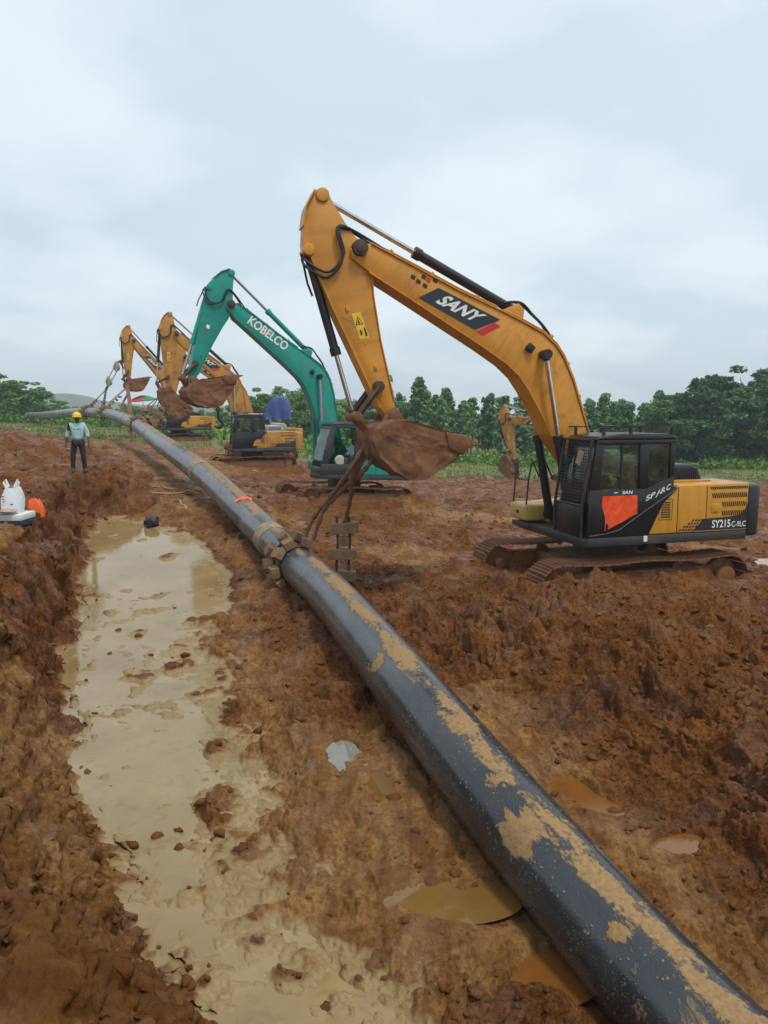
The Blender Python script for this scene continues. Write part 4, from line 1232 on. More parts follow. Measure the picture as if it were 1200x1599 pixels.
def excavator(name, loc, yaw, ba, aa, bk, label, st, pitch=0.0, roll=0.0, lod=0, cat='excavator', group=None):
    """st: style dictionary. lod 0 = near, 1 = mid, 2 = far"""
    root = empty(name, loc, yaw, -pitch, roll)
    tag(root, label, cat, group)
    M = MATS
    body, dark, cabm, arm_m = M[st['body']], M[st['dark']], M[st['cab']], M[st['arm']]
    steel, ram = M['black_steel'], M[st.get('ram', 'black_steel')]
    # ---- undercarriage, sunk a little
    dz = -.22
    car = MB()
    car.bb((-1.05, -.92, .42 + dz), (1.05, .92, .72 + dz))
    car.add([(-.75, -.6, .72 + dz), (.75, -.6, .72 + dz), (.75, .6, .72 + dz), (-.75, .6, .72 + dz), (-.6, -.5, .80 + dz), (.6, -.5, .80 + dz), (.6, .5, .80 + dz), (-.6, .5, .80 + dz)], [(4, 5, 6, 7), (0, 1, 5, 4), (1, 2, 6, 5), (2, 3, 7, 6), (3, 0, 4, 7)])
    car.build('car_body', M['muddy_steel'], root, bevel=.03)
    MB().cyl((0, 0, .76 + dz), (0, 0, .96), .62, 32).build('turntable', M['dark_muddy_steel'], root)
    for sg in (1, -1):
        fr = MB().prism([(-1.55, .18), (1.5, .18), (1.6, .30), (1.45, .62), (-1.45, .62), (-1.6, .34)], sg * 1.195 - .16, sg * 1.195 + .16)
        for i in range(8):
            x = -1.35 + i * .385
            fr.cyl((x, sg * 1.195 - .2, .14), (x, sg * 1.195 + .2, .14), .095, 12)
        for x in (-.7, .75):
            fr.cyl((x, sg * 1.195 - .13, .66), (x, sg * 1.195 + .13, .66), .075, 12)
        mw = Matrix.Translation((0, 0, dz + .06))
        tr = fr.build('track', M['muddy_steel'], root, mw, bevel=.012, noise=.012, nscale=6)
        if lod == 0:
            cm_ = MB(); nx_, nz_ = 60, 10; vs = []
            for sy in (-1, 1):
                for i in range(nx_):
                    for j in range(nz_):
                        x = -1.5 + 3.0 * i / (nx_ - 1); t = j / (nz_ - 1)
                        z = .04 + .56 * t; bul = .09 * math.sin(PI * t) + .03 * math.sin(3.1 * x + 2 * sy + 4 * t * t)
                        ed = min(1, (1.5 - abs(x)) * 4)
                        vs.append((x, sg * 1.195 + sy * (.165 + max(0, bul) * ed), z))
            fs = []
            for q in (0, 1):
                o_ = q * nx_ * nz_
                fs += [(o_ + i * nz_ + j, o_ + (i + 1) * nz_ + j, o_ + (i + 1) * nz_ + j + 1, o_ + i * nz_ + j + 1) for i in range(nx_ - 1) for j in range(nz_ - 1)]
            L_ = nx_ * nz_
            fs += [(i * nz_ + nz_ - 1, (i + 1) * nz_ + nz_ - 1, L_ + (i + 1) * nz_ + nz_ - 1, L_ + i * nz_ + nz_ - 1) for i in range(nx_ - 1)]
            cm_.add(vs, fs); cm_.build('caked_mud', M['mud'], tr, noise=.07, nscale=5, smooth=70)
        # sprocket at the rear, idler in front
        sp = MB(); 
        cy = sg * 1.195
        sp.cyl((-1.80, cy - .06, TR_R), (-1.80, cy + .06, TR_R), .34, 24)
        sp.cyl((-1.80, cy - .2, TR_R), (-1.80, cy + .21, TR_R), .205, 22)
        sp.build('sprocket', M['muddy_steel'], tr, bevel=.01)
        idl = MB().cyl((1.80, cy - .08, TR_R), (1.80, cy + .08, TR_R), .33, 24)
        idl.cyl((1.80, cy - .17, TR_R), (1.80, cy + .17, TR_R), .12, 16)
        idl.build('idler', M['muddy_steel'], tr, bevel=.01)
        if lod == 0:
            sm = cached('shoe', shoe_mesh)
            for (x, z, a) in track_path():
                link('shoe', sm, tr, M['muddy_steel'], Matrix.Translation((x, cy, z)) @ Matrix.Rotation(-a, 4, 'Y'))
        else:
            def belt():
                m = MB()
                for (x, z, a) in track_path():
                    Mx = Matrix.Translation((x, 0, z)) @ Matrix.Rotation(-a, 4, 'Y')
                    for bx, bz, hx, hz in ((0, -.024, .094, .012), (-.05, -.05, .012, .014), (.05, -.05, .012, .014)):
                        vs = [Mx @ Vector((bx + i * hx, j * .30, bz + k_ * hz)) for i in (-1, 1) for j in (-1, 1) for k_ in (-1, 1)]
                        m.add(vs, [(0, 1, 3, 2), (4, 6, 7, 5), (0, 4, 5, 1), (2, 3, 7, 6), (0, 2, 6, 4), (1, 5, 7, 3)])
                return m.mesh('shoes', smooth=0)
            o = link('shoes', cached('belt', belt), tr, M['muddy_steel'], Matrix.Translation((0, cy, 0)))
            tag(o, kind='stuff')
    # ---- upper structure
    pf = 1.28 if st['brand'] == 'SANY' else .62
    plat = MB().plan([(pf, -1.34), (pf + .06, -1.2), (pf + .06, .36), (1.34 + (0 if st['brand'] == 'SANY' else .22), .42), (1.34 + (0 if st['brand'] == 'SANY' else .22), 1.32), (1.24, 1.395), (-2.2, 1.395), (-2.2, -1.395), (pf - .08, -1.395)], .955, 1.125)
    plat.build('platform', dark, root, bevel=.02)
    # boom bracket
    MB().prism([(.9, 1.12), (.75, 1.7), (.42, 2.2), (.18, 2.2), (-.35, 1.12)], -.50, -.42).prism([(.9, 1.12), (.75, 1.7), (.42, 2.2), (.18, 2.2), (-.35, 1.12)], .22, .30).build('boom_bracket', body, root, bevel=.015)
    MB().bb((-.55, -.42, 1.12), (.1, .22, 1.75)).build('swing_motor_cover', dark, root, bevel=.04)
    # engine housing
    def house_l():
        m = MB(); m.prism([(.0, 1.13), (-.28, 1.70), (-.58, 1.97), (-.62, 2.04), (-2.22, 2.04), (-2.22, 1.13)], .40, 1.385)
        return m
    hl = house_l().build('engine_housing', body, root, bevel=.03, seg=3)
    MB().prism([(pf - .28, 1.13), (pf - .28, 1.50), (.2, 1.55), (.1, 2.0), (-2.22, 2.04), (-2.22, 1.13)], -1.385, -.52).build('side_tank', body, root, bevel=.04, seg=3)
    MB().bb((-2.22, -.519, 1.13), (-.60, .399, 1.98)).build('engine_bay', dark, root)
    MB().box((-1.15, 0, 2.052), (1.1, 1.9, .03)).build('top_deck', M[st.get('deck', st['body'])], root, bevel=.01)
    hd = MB().prism([(-.66, 2.03), (-.70, 2.26), (-.80, 2.38), (-1.48, 2.36), (-1.62, 2.25), (-1.72, 2.03)], -.98, .72)
    hood = hd.build('engine_hood', M[st.get('hood', 'black_paint')], root, bevel=.07, seg=3)
    if lod < 2:
        for i in range(14):
            x = -.86 - i * .052
            MB().box((x, .715, 2.19), (.026, .03, .20)).build('louvre', M['black_steel'], hood, bevel=.004)
    # counterweight: arc in plan
    arc = [(-2.225, 1.385)]
    for i in range(13):
        w = (i / 12) * PI
        arc.append((-2.42 - .36 * math.sin(w) ** .8 * 1.0, 1.37 * math.cos(w)))
    arc.append((-2.225, -1.385))
    cw = MB().plan(arc, 1.0, 2.0).build('counterweight', M[st['cw']], root, bevel=.06, seg=3)
    if lod < 2:
        MB().lathe([(.05, 0), (.05, .02), (.03, .035)], 12, (-2.56, 1.20, 1.30), Matrix.Rotation(R(-90), 3, 'X') @ Matrix.Identity(3)).build('tail_lamp', M['red_lens'], cw)
    # left panels: seams, vents, decals
    yp = 1.388
    for x in (-.62, -1.26):
        MB().bb((x - .006, yp - .004, 1.14), (x + .006, yp + .002, 2.0)).build('panel_seam', M['decal_black'], hl)
    if st['brand'] == 'SANY' and lod < 2:
        P = lambda pts, e=.0: [(x, yp + e, z) for x, z in pts]
        flat_poly('black_stripe', P([(-.96, 1.15), (-1.08, 1.26), (-1.22, 1.385), (-1.75, 1.40), (-2.0, 1.43), (-2.12, 1.50), (-2.2, 1.62), (-2.2, 1.15)], .003), M['navy_paint'], hl)
        sq = []
        for i in range(7):
            for j in range(4):
                if (i + j) % 1 == 0 and i - 1.5 * j < 4.3 and i >= j * 1.0:
                    x = -.66 - i * .065 - j * .03; z = 1.17 + j * .058 + .0
                    if x > -.96 - (z - 1.15) * 1.02 + .0:
                        sq.append(P([(x, z), (x - .042, z), (x - .066, z + .036), (x - .024, z + .036)], .003))
        for q_ in sq: flat_poly('checker_mark', q_, M['decal_black'], hl)
        flat_poly('yellow_line', P([(-1.0, 1.147), (-2.2, 1.147), (-2.2, 1.158), (-1.0, 1.158)], .006), body, hl)
        if lod == 0:
            flat_text('model_number', 'SY215', (-1.40, yp + .006, 1.20), (-.42, 0, 0), (-.0, 0, .15), M['decal_white'], hl, .018)
            flat_text('model_number', 'C-9LC', (-1.85, yp + .006, 1.20), (-.33, 0, 0), (-.0, 0, .11), M['decal_white'], hl, .012)
        rows = [(1.985, 20, -1.33, -2.15, .05), (1.86, 18, -1.38, -2.15, .09), (1.69, 12, -1.62, -2.15, .09), (1.52, 12, -1.62, -2.15, .09)]
        for (z, n_, xa, xb, h) in rows:
            sl = []
            for i in range(n_):
                x = xa + (xb - xa) * i / (n_ - 1)
                sl.append(MB().add([(x - .012, yp - .01, z), (x + .012, yp - .01, z), (x - .018, yp - .01, z - h), (x - .042, yp - .01, z - h), (x - .012, yp + .002, z), (x + .012, yp + .002, z), (x - .018, yp + .002, z - h), (x - .042, yp + .002, z - h)],
                     [(0, 1, 2, 3), (7, 6, 5, 4), (0, 4, 5, 1), (1, 5, 6, 2), (2, 6, 7, 3), (3, 7, 4, 0)]))
            for q in sl: q.build('vent_slot', M['decal_black'], hl, smooth=0)
        for i in range(7):
            MB().box((-.36 - (.0 if i > 2 else -.01), yp, 1.72 - i * .045), (.20, .012, .018)).build('vent_slot', M['decal_black'], hl)
        fr = MB(); 
        for (a, b) in (((-.22, 1.78), (-.22, 1.40)), ((-.22, 1.40), (-.5, 1.40)), ((-.5, 1.40), (-.5, 1.78)), ((-.5, 1.78), (-.22, 1.78))):
            fr.bb((min(a[0], b[0]) - .004, yp - .003, min(a[1], b[1]) - .004), (max(a[0], b[0]) + .004, yp + .003, max(a[1], b[1]) + .004))
        fr.build('hatch_frame', dark, hl)
        MB().bb((-1.38, yp - .01, 1.49), (-1.54, yp + .012, 1.66)).build('door_latch', body, hl, bevel=.012)
    elif lod < 3:
        for j in range(4):
            for i in range(10):
                MB().box((-1.35 - i * .08, yp, 1.9 - j * .13), (.04, .012, .085)).build('vent_slot', M['decal_black'], hl)
    # front right tool box with step and rail
    if st['brand'] == 'KOBELCO': lod_box = False
    else: lod_box = True
    tb = MB().bb((.90 if lod_box else .55, -1.38, 1.16), (1.46 if lod_box else 1.0, -.62, 1.50)).build('tool_box', M[st.get('box', st['body'])], root, bevel=.07, seg=3)
    if lod_box: MB().bb((.95, -1.36, 1.0), (1.40, -.62, 1.12)).build('step', dark, root, bevel=.02)
    if lod < 2 and lod_box:
        rl = MB()
        rl.tube([(1.40, -.72, 1.50), (1.36, -.72, 2.0), (1.30, -.72, 2.35), (1.0, -.72, 2.4), (.8, -.72, 2.0)], .018, 8)
        rl.tube([(1.40, -1.30, 1.50), (1.36, -1.30, 2.0), (1.30, -1.30, 2.35), (1.0, -1.30, 2.4), (.8, -1.30, 2.0)], .018, 8)
        rl.tube([(1.36, -.72, 2.0), (1.36, -1.30, 2.0)], .016, 8)
        rl.build('handrail', M['black_steel'], root)
        for i in range(4): MB().box((1.462, -1.02 + .03 * i, 1.33), (.008, .014, .07)).build('vent_slot', M['decal_black'], tb)
    # ---- cab
    cab(root, st, lod)
    # ---- boom
    Mb = Matrix.Translation(FOOT) @ Matrix.Rotation(-ba, 4, 'Y')
    boom = link('boom', cached(('boom', st['arm']), boom_mesh), root, arm_m, Mb)
    for q_ in (0, 1): link('flange', cached(('flange', st['arm'], q_), lambda: boom_flanges(q_)), boom, arm_m)
    fb = lambda x, z, y=0.0: Mb @ Vector((x, y, z))
    tip = fb(L1, 0)
    Ma = Matrix.Translation(tip) @ Matrix.Rotation(-aa, 4, 'Y')
    arm = link('arm', cached(('arm', st['arm']), arm_mesh), root, arm_m, Ma)
    for q_ in (0, 1, 2): link('flange', cached(('aflange', st['arm'], q_), lambda: arm_flange(q_)), arm, arm_m)
    fa = lambda x, z, y=0.0: Ma @ Vector((x, y, z))
    # pins
    pins = MB()
    pins.cyl(fb(L1, 0, -.34), fb(L1, 0, .34), .135, 20); pins.cyl(fb(L1, 0, .33), fb(L1, 0, .36), .085, 16)
    pins.build('boom_tip_pin', M['dark_muddy_steel'], root, bevel=.01)
    MB().cyl(fa(-.96, .43, -.19), fa(-.96, .43, .19), .115, 18).build('arm_pin', arm_m, root, bevel=.012)
    MB().cyl(fa(-.12, .86, -.20), fa(-.12, .86, .20), .10, 18).build('arm_pin', arm_m, root, bevel=.012)
    # bucket
    P1 = fa(L2, 0)
    Mk = Matrix.Translation(P1) @ Matrix.Rotation(-bk, 4, 'Y')
    B = cached('bucket', bucket_meshes)
    bm_ = M[st.get('bucket', 'muddy_steel')]
    bu = link('bucket', B['shell'], root, bm_, Mk)
    link('side_plate', B['sideL'], bu, bm_); link('side_plate', B['sideR'], bu, bm_); link('ear', B['ear'], bu, bm_)
    link('side_cutter', B['cutL'], bu, bm_); link('side_cutter', B['cutR'], bu, bm_)
    link('mud_load', B['load'], bu, M['mud'])
    for i in range(5):
        y = -.54 + i * .27
        link('tooth', B['tooth'], bu, bm_, Matrix.Translation((-1.15, y, -.42)) @ Matrix.Rotation(R(-14), 4, 'Y'))
    MB().cyl(P1 + Vector((0, -.36, 0)), P1 + Vector((0, .36, 0)), .10, 18).build('bucket_pin', bm_, root, bevel=.01)
    fk = lambda x, z, y=0.0: Mk @ Vector((x, y, z))
    # linkage in the x,z plane
    A3 = fa(L2 - .56, .15); Q3 = fk(.20, -.42)
    A2 = Vector((A3.x, A3.z)); Q2 = Vector((Q3.x, Q3.z))
    cand = [circ_join(A2, .66, Q2, .62, s_) for s_ in (1, -1)]
    J2 = max(cand, key=lambda p: (p - Vector((P1.x, P1.z))).length + 0.0 * p.x) if True else cand[0]
    # the joint lies on the outer (cylinder) side of the arm
    zax = Vector((-math.sin(aa), math.cos(aa)))
    J2 = max(cand, key=lambda p: (p - A2).dot(zax))
    J3 = Vector((J2.x, P1.y, J2.y))
    lk = MB()
    for y in (-.27, .27):
        lk.tube([Vector((A3.x, P1.y + y, A3.z)), Vector((J3.x, P1.y + y, J3.z))], .062, 4)
    lk.cyl(A3 + Vector((0, -.30, 0)), A3 + Vector((0, .30, 0)), .10, 16)
    lk.build('arm_link', M['dark_muddy_steel'], root, bevel=.008)
    hk = MB().tube([J3, Q3], .10, 4)
    hk.cyl(J3 + Vector((0, -.33, 0)), J3 + Vector((0, .33, 0)), .085, 16)
    hk.cyl(Q3 + Vector((0, -.30, 0)), Q3 + Vector((0, .30, 0)), .085, 16)
    hk.build('bucket_link', bm_, root, bevel=.01)
    # rams
    rods = M['chrome'] if lod == 0 else M['worn_chrome']
    bc = cylinder(root, fa(-.12, .86), J3, .62, .078, .042, (ram, rods, M['dark_muddy_steel']), name='bucket_ram')
    ac = cylinder(root, fb(3.42, 1.30), fa(-.96, .43), .545, .088, .048, (ram, rods, M[st['arm']]), name='arm_ram')
    br_ = MB()
    for y in (-.16, .11):
        br_.prism([(3.15, 1.12), (3.34, 1.40), (3.50, 1.40), (3.72, .98)], y, y + .05)
    link('ram_bracket', br_.mesh('ram_bracket', bevel=.01), boom, arm_m)
    for y in (.40, -.40):
        cylinder(root, (.98, FOOT.y + y, 1.30), fb(2.54, .98, y), .52, .085, .045, (ram, rods, M['black_steel']), name='boom_ram')
    MB().cyl(fb(2.54, .98, -.46), fb(2.54, .98, .46), .08, 16).build('boom_ram_pin', M['black_steel'], root)
    if lod < 2:
        # steel pipes along the boom's back and hoses
        for y in (-.10, .05, .16):
            pts = [fb(x, z + .075, y) for x, z in [(6.0, .27), (5.45, .44), (4.52, .72), (3.79, .98)]]
            MB().tube(pts, .016, 8).build('boom_pipe', arm_m, root)
        for y in (.2,):
            pts = [fb(x, z + .05, y) for x, z in [(3.6, 1.05), (3.25, 1.17), (2.80, 1.30), (2.44, 1.32), (2.16, 1.26), (1.71, 1.07), (1.03, .69)]]
            MB().tube(pts, .018, 8).build('boom_pipe', arm_m, root)
        for x, z in [(5.9, .31), (5.1, .55), (4.2, .84), (2.6, 1.33), (2.0, 1.19), (1.4, .89)]:
            link('pipe_clamp', MB().box((x, .08, z + .05), (.06, .30, .07)).mesh('pipe_clamp', bevel=.006), boom, arm_m)
        def hose(pts, r=.024, name='hose'):
            MB().tube(catmull([pts[0]] + list(pts) + [pts[-1]], 8), r, 8).build(name, M['rubber'], root)
        hose([fb(5.95, .36, .1), fa(-.42, .25, .22), fa(.05, .30, .26), fa(.30, .62, .24), fa(.08, .93, .18), fa(-.05, .95, .1)])
        hose([fb(5.95, .36, -.1), fa(-.40, .28, .24), fa(.12, .34, .28), fa(.38, .66, .24), fa(.15, .97, .18), fa(.0, .99, .05)])
        for y, dz_ in ((.1, 0), (.0, .05), (-.12, .09)):
            hose([fb(3.72, 1.22, y), fb(3.45, 1.46 + dz_ * .5, y), fb(3.1, 1.44 + dz_, y + .04), fb(2.75, 1.42 + dz_, y + .06), fb(2.45, 1.34, y + .08)])
        # hose guide along the bucket ram
        MB().tube([fa(-.1, .97), fa(.4, .97), fa(.62, .93)], .02, 8).build('hose', M['rubber'], root)
        # work lamp
        lp = MB().box(Vector((2.82, .285, .90)), (.15, .09, .14))
        lamp = link('work_lamp', lp.mesh('work_lamp', bevel=.02), boom, M['black_plastic'])
        # small lugs
        for x, z in [(.95, .42), (2.02, .12)]:
            link('lug', MB().box((x, .19, z), (.09, .03, .05)).mesh('lug', bevel=.01), arm, arm_m)
    # ---- lettering on boom (left side)
    ys = .247
    if st['brand'] == 'SANY':
        bd = link('decal', flat_me([[(5.03, .10), (4.86, .49), (3.60, .885), (3.86, .41)]], ys), boom, M['decal_dark'])
        link('decal_red_bar', flat_me([[(3.82, .405), (3.67, .44), (3.52, .80), (3.655, .77)]], ys), boom, M['decal_red'])
        sqs = []; reds = []
        for (x, z) in [(5.10, .30), (5.24, .30 - .03), (5.36, .26), (5.12, .42), (5.02, .50), (5.22, .40)]:
            q = [(x, z), (x - .085, z + .022), (x - .06, z + .085), (x + .025, z + .063)]
            sqs.append(q)
        [link('checker_mark', flat_me([q_], ys), boom, M['decal_black']) for q_ in sqs[:3] + sqs[4:]]; link('checker_red', flat_me(sqs[3:4], ys), boom, M['decal_red'])
        flat_text('letters', 'SANY', (4.76, ys + .004, .245), (-.80, 0, .253), (-.115, 0, .265), M['decal_white'], boom, .035)
    else:
        flat_text('letters', 'KOBELCO', (5.55, ys + .004, .04), (-1.55, 0, .50), (.09, 0, .31), M['decal_white'], boom, .03)
    # warning sticker on the arm
    if lod < 2 and st['brand'] == 'SANY':
        y = .184
        q = lambda x, z: (x, y, z)
        def armq(name, polys, mat, e=0.0):
            for q_ in polys: link(name, flat_me([q_], y + e), arm, mat)
        armq('warning_sticker', [[(1.04, .36), (1.04, .19), (1.50, .125), (1.50, .295)]], M['decal_yellow'])
        armq('sticker_mark', [[(1.10, .262), (1.25, .325), (1.25, .18)]], M['decal_black'], .003)
        armq('sticker_mark', [[(1.135, .260), (1.238, .302), (1.238, .20)]], M['decal_yellow'], .005)
        armq('sticker_mark', [[(1.16, .262), (1.23, .28), (1.23, .235)], [(1.34, .275), (1.34, .245), (1.43, .235), (1.43, .265)], [(1.32, .19), (1.34, .165), (1.46, .15), (1.46, .185)], [(1.30, .178), (1.32, .19), (1.34, .175), (1.32, .163)]], M['decal_black'], .007)
    elif lod < 2:
        link('warning_sticker', flat_me([[(1.0, .40), (1.0, .28), (1.12, .26), (1.12, .38)]], .184), arm, M['decal_white'])
    return root, dict(P1=P1, fa=fa, fb=fb, fk=fk, J3=J3, tip=tip)

def flat_me(polys, y):
    me = bpy.data.meshes.new('decal'); vs = []; fs = []
    for p in polys:
        fs.append(tuple(range(len(vs), len(vs) + len(p)))); vs += [(a, y, b) for a, b in p]
    me.from_pydata(vs, [], fs)
    return me

def cab(root, st, lod):
    M = MATS
    cm = M[st['cab']]
    guard = st.get('guard', False)
    open_ = st.get('open_cab', False)
    c = MB()
    # left side panel strips
    y0, y1 = 1.335, 1.402
    low = 1.99 if not open_ else 1.50
    fx = 0.0 if not open_ else .22                      # the rounded nose of the teal cab
    F_ = lambda x, z: x + fx * min(1, max(0, (2.86 - z) / 1.1)) ** .6 if x > 1.0 else x
    c.prism([(F_(q_[0], q_[1]), q_[1]) for q_ in [(1.30, 1.127), (1.27, low), (.05, low), (-.44, 2.19 if not open_ else 1.8), (-.50, 2.19 if not open_ else 1.8), (-.50, 2.02 if not open_ else 1.7), (-.60, 1.985 if not open_ else 1.6), (-.29, 1.705 if not open_ else 1.5), (-.005, 1.127)]], y0, y1)
    c.prism([(F_(q_[0], q_[1]), q_[1]) for q_ in [(1.27, low), (1.05, low), (.99, 2.79), (1.13, 2.90), (1.15, 2.80)]], y0, y1)                     # front pillar
    c.prism([(F_(q_[0], q_[1]), q_[1]) for q_ in [(.245, low), (.055, low), (.07, 2.82), (.255, 2.79)]], y0, y1)                                       # middle pillar
    c.prism([(F_(q_[0], q_[1]), q_[1]) for q_ in [(-.40, 2.17 if not open_ else 1.78), (-.50, 2.19 if not open_ else 1.8), (-.50, 2.86), (-.39, 2.82)]], y0, y1)                                   # rear pillar
    c.prism([(F_(q_[0], q_[1]), q_[1]) for q_ in [(1.13, 2.78), (-.50, 2.80), (-.50, 2.88), (1.13, 2.88)]], y0, y1)
    # right side
    ya, yb = .40, .455
    c.prism([(F_(q_[0], q_[1]), q_[1]) for q_ in [(1.30, 1.127), (1.27, 1.85 if not open_ else 1.45), (-.50, 1.85 if not open_ else 1.45), (-.50, 1.127)]], ya, yb)
    c.prism([(F_(q_[0], q_[1]), q_[1]) for q_ in [(1.27, 1.45), (1.16, 1.45), (1.0, 2.86), (1.13, 2.88)]], ya, yb)
    c.prism([(F_(q_[0], q_[1]), q_[1]) for q_ in [(-.38, 1.45), (-.50, 1.45), (-.50, 2.88), (-.38, 2.86)]], ya, yb)
    c.prism([(F_(q_[0], q_[1]), q_[1]) for q_ in [(1.13, 2.78), (-.50, 2.80), (-.50, 2.88), (1.13, 2.88)]], ya, yb)
    # back
    c.bb((-.50, .456, 1.127), (-.45, 1.334, 2.15)); c.bb((-.50, .456, 2.72), (-.45, 1.334, 2.88))
    # front: lower sill and head
    c.prism([(F_(q_[0], q_[1]), q_[1]) for q_ in [(1.30, 1.127), (1.285, 1.35), (1.235, 1.35), (1.25, 1.127)]], .456, 1.334)
    c.prism([(F_(q_[0], q_[1]), q_[1]) for q_ in [(1.16, 2.74), (1.13, 2.88), (1.08, 2.88), (1.10, 2.74)]], .456, 1.334)
    fl = c.build('cab', cm, root, bevel=.012)
    rf = MB().prism([(1.20, 2.87), (1.10, 2.95), (.6, 2.995), (-.35, 2.985), (-.49, 2.95), (-.53, 2.87)], .39, 1.41).build('cab_roof', M[st.get('roof', st['cab'])], root, bevel=.05, seg=3)
    MB().bb((-.44, .46, 1.13), (1.22, 1.33, 1.18)).build('cab_floor', M['cab_lining'], fl)
    gl = M['green_glass' if open_ else 'cab_glass']
    # panes
    def pane(name, poly, y):
        MB().prism(poly, y - .004, y + .004).build(name, gl, fl, smooth=0)
    zl = low - .01
    if not open_: pane('door_window', [(1.06, zl), (.24, zl), (.25, 2.80), (.98, 2.80)], 1.37)
    pane('rear_side_window', [(.06, zl), (.06, 2.83), (-.40, 2.83), (-.42, 2.18 if not open_ else 1.78)], 1.37)
    pane('right_window', [(F_(1.15, 1.46) , 1.46), (-.39, 1.46), (-.39, 2.87), (1.0, 2.87)], .43)
    w = MB(); zs_ = [1.35, 1.6, 1.9, 2.2, 2.5, 2.76]; nz = len(zs_); vs = []
    for d_ in (0, -.008):
        for z_ in zs_:
            x_ = F_(1.262 - .142 * (z_ - 1.35) / 1.41, z_) + d_
            vs += [(x_, .457, z_), (x_, 1.333, z_)]
    fs = [(2 * i, 2 * i + 1, 2 * i + 3, 2 * i + 2) for i in range(nz - 1)]
    w.add(vs, fs + [tuple(2 * nz + q for q in reversed(f)) for f in fs])
    w.build('windscreen', gl, fl, smooth=0)
    MB().bb((-.478, .46, 2.15), (-.470, 1.33, 2.72)).build('rear_window', gl, fl, smooth=0)
    if lod < 2 and not open_:
        # slider bar of the door window
        MB().bb((.60, 1.362, zl), (.63, 1.385, 2.79)).build('window_bar', M['black_steel'], fl)
    if lod < 2:
        # seat, console, levers
        s = MB().box((.22, .92, 1.48), (.5, .5, .14)); s.box((-.06, .92, 1.86), (.14, .48, .66), Matrix.Rotation(R(-8), 3, 'Y')); s.box((-.10, .92, 2.30), (.10, .28, .20)); s.box((.2, .92, 1.30), (.4, .4, .24))
        s.build('seat', M['seat_cloth'], fl, bevel=.05)
        k_ = MB().box((.35, 1.24, 1.50), (.45, .12, .45)); k_.box((.35, .60, 1.50), (.45, .12, .45)); k_.cyl((.5, 1.24, 1.7), (.54, 1.22, 1.92), .02, 8); k_.cyl((.5, .6, 1.7), (.54, .62, 1.92), .02, 8)
        k_.build('console', M['cab_lining'], fl, bevel=.02)
    if guard:
        g_ = MB(); x = 1.37
        # frame of the front guard
        fpt = lambda y, z: (1.40 - .17 * max(0, z - 1.72) / 1.2, y, z)
        for y in (.44, 1.385):
            g_.tube([fpt(y, 1.15), fpt(y, 1.72), fpt(y, 2.90)], .026, 6)
        for z in (1.72, 2.88):
            g_.tube([fpt(.44, z), fpt(1.385, z)], .024, 6)
        go = g_.build('front_guard', M['black_steel'], root)
        if lod == 0:
            for i in range(1, 15):
                y = .44 + .945 * i / 15
                MB().tube([fpt(y, 1.74), fpt(y, 2.87)], .0055, 5).build('guard_bar', M['black_steel'], go)
            for i in range(1, 20):
                z = 1.74 + 1.13 * i / 20
                MB().tube([fpt(.45, z), fpt(1.375, z)], .0055, 5).build('guard_bar', M['black_steel'], go)
        MB().bb((1.37, .47, 1.16), (1.40, 1.36, 1.70)).build('guard_plate', M['black_paint'], go, bevel=.008)
        if lod == 0:
            c0 = Vector(fpt(1.10, 2.56)) + Vector((.02, 0, 0))
            MB().box(c0, (.012, .17, .26), Matrix.Rotation(R(-8), 3, 'Y') @ Matrix.Rotation(R(-18), 3, 'X')).build('card', M['card'], go)
    if st.get('roof_frame', True) and lod < 2:
        r_ = MB()
        for y in (.43, 1.37):
            r_.bb((1.15, y - .02, 3.09), (-.55, y + .02, 3.105))
        for x in (1.13, .55, 0, -.53):
            r_.bb((x - .02, .43, 3.106), (x + .02, 1.37, 3.118))
        for x in (1.0, .45, -.42):
            for y in (.43, 1.37):
                r_.bb((x - .025, y - .015, 2.9), (x + .025, y + .015, 3.09))
        r_.build('roof_guard', M['black_steel'], root)
    if st['brand'] == 'SANY':
        if lod == 0:
            # orange cloth tucked over the lower pane of the door
            n = 14; vs = []
            TL, TR, BR, BL = Vector((1.00, 1.88)), Vector((.28, 1.88)), Vector((.27, 1.54)), Vector((.93, 1.24))
            for i in range(n):
                for j in range(n):
                    u, v = i / (n - 1), j / (n - 1)
                    p = TL.lerp(TR, u).lerp(BL.lerp(BR, u), v)
                    p.x += .02 * math.sin(v * 7) * (u < .1)
                    vs.append((p.x, 1.412 + .008 * math.sin(11 * u + 5 * v) * math.sin(9 * v + 2) , p.y))
            MB().add(vs, [(i * n + j, (i + 1) * n + j, (i + 1) * n + j + 1, i * n + j + 1) for i in range(n - 1) for j in range(n - 1)]).build('door_cloth', M['orange_cloth'], fl, smooth=80)
            flat_text('letters', 'SAN', (.60, 1.405, 1.905), (-.21, 0, 0), (-.015, 0, .06), M['decal_white'], fl, .03)
            flat_poly('letters', [(.77, 1.405, 1.925), (.70, 1.405, 1.925), (.68, 1.405, 1.945), (.75, 1.405, 1.945)], M['decal_white'], fl)
            sp = [('S', 0, 'decal_white'), ('P', .2, 'decal_white'), ('R', .62, 'decal_white'), ('C', .82, 'decal_white')]
            O = Vector((.10, 1.405, 1.755)); D = Vector((-.52, 0, .215)); U = Vector((-.02, 0, .105))
            for ch, t, mt in sp:
                flat_text('letters', ch, O + D * t, D * .17, U, M[mt], fl, .02)
            e = Vector((0, .001, 0))
            flat_polys('letters', [[O + D * .40 - U * .25 + e, O + D * .44 - U * .25 + e, O + D * .57 + U * .8 + e, O + D * .50 + U * .8 + e], [O + D * .52 + U * .62 + e, O + D * .58 + U * .40 + e, O + D * .64 + e, O + D * .60 + e]], M['decal_white'], fl)
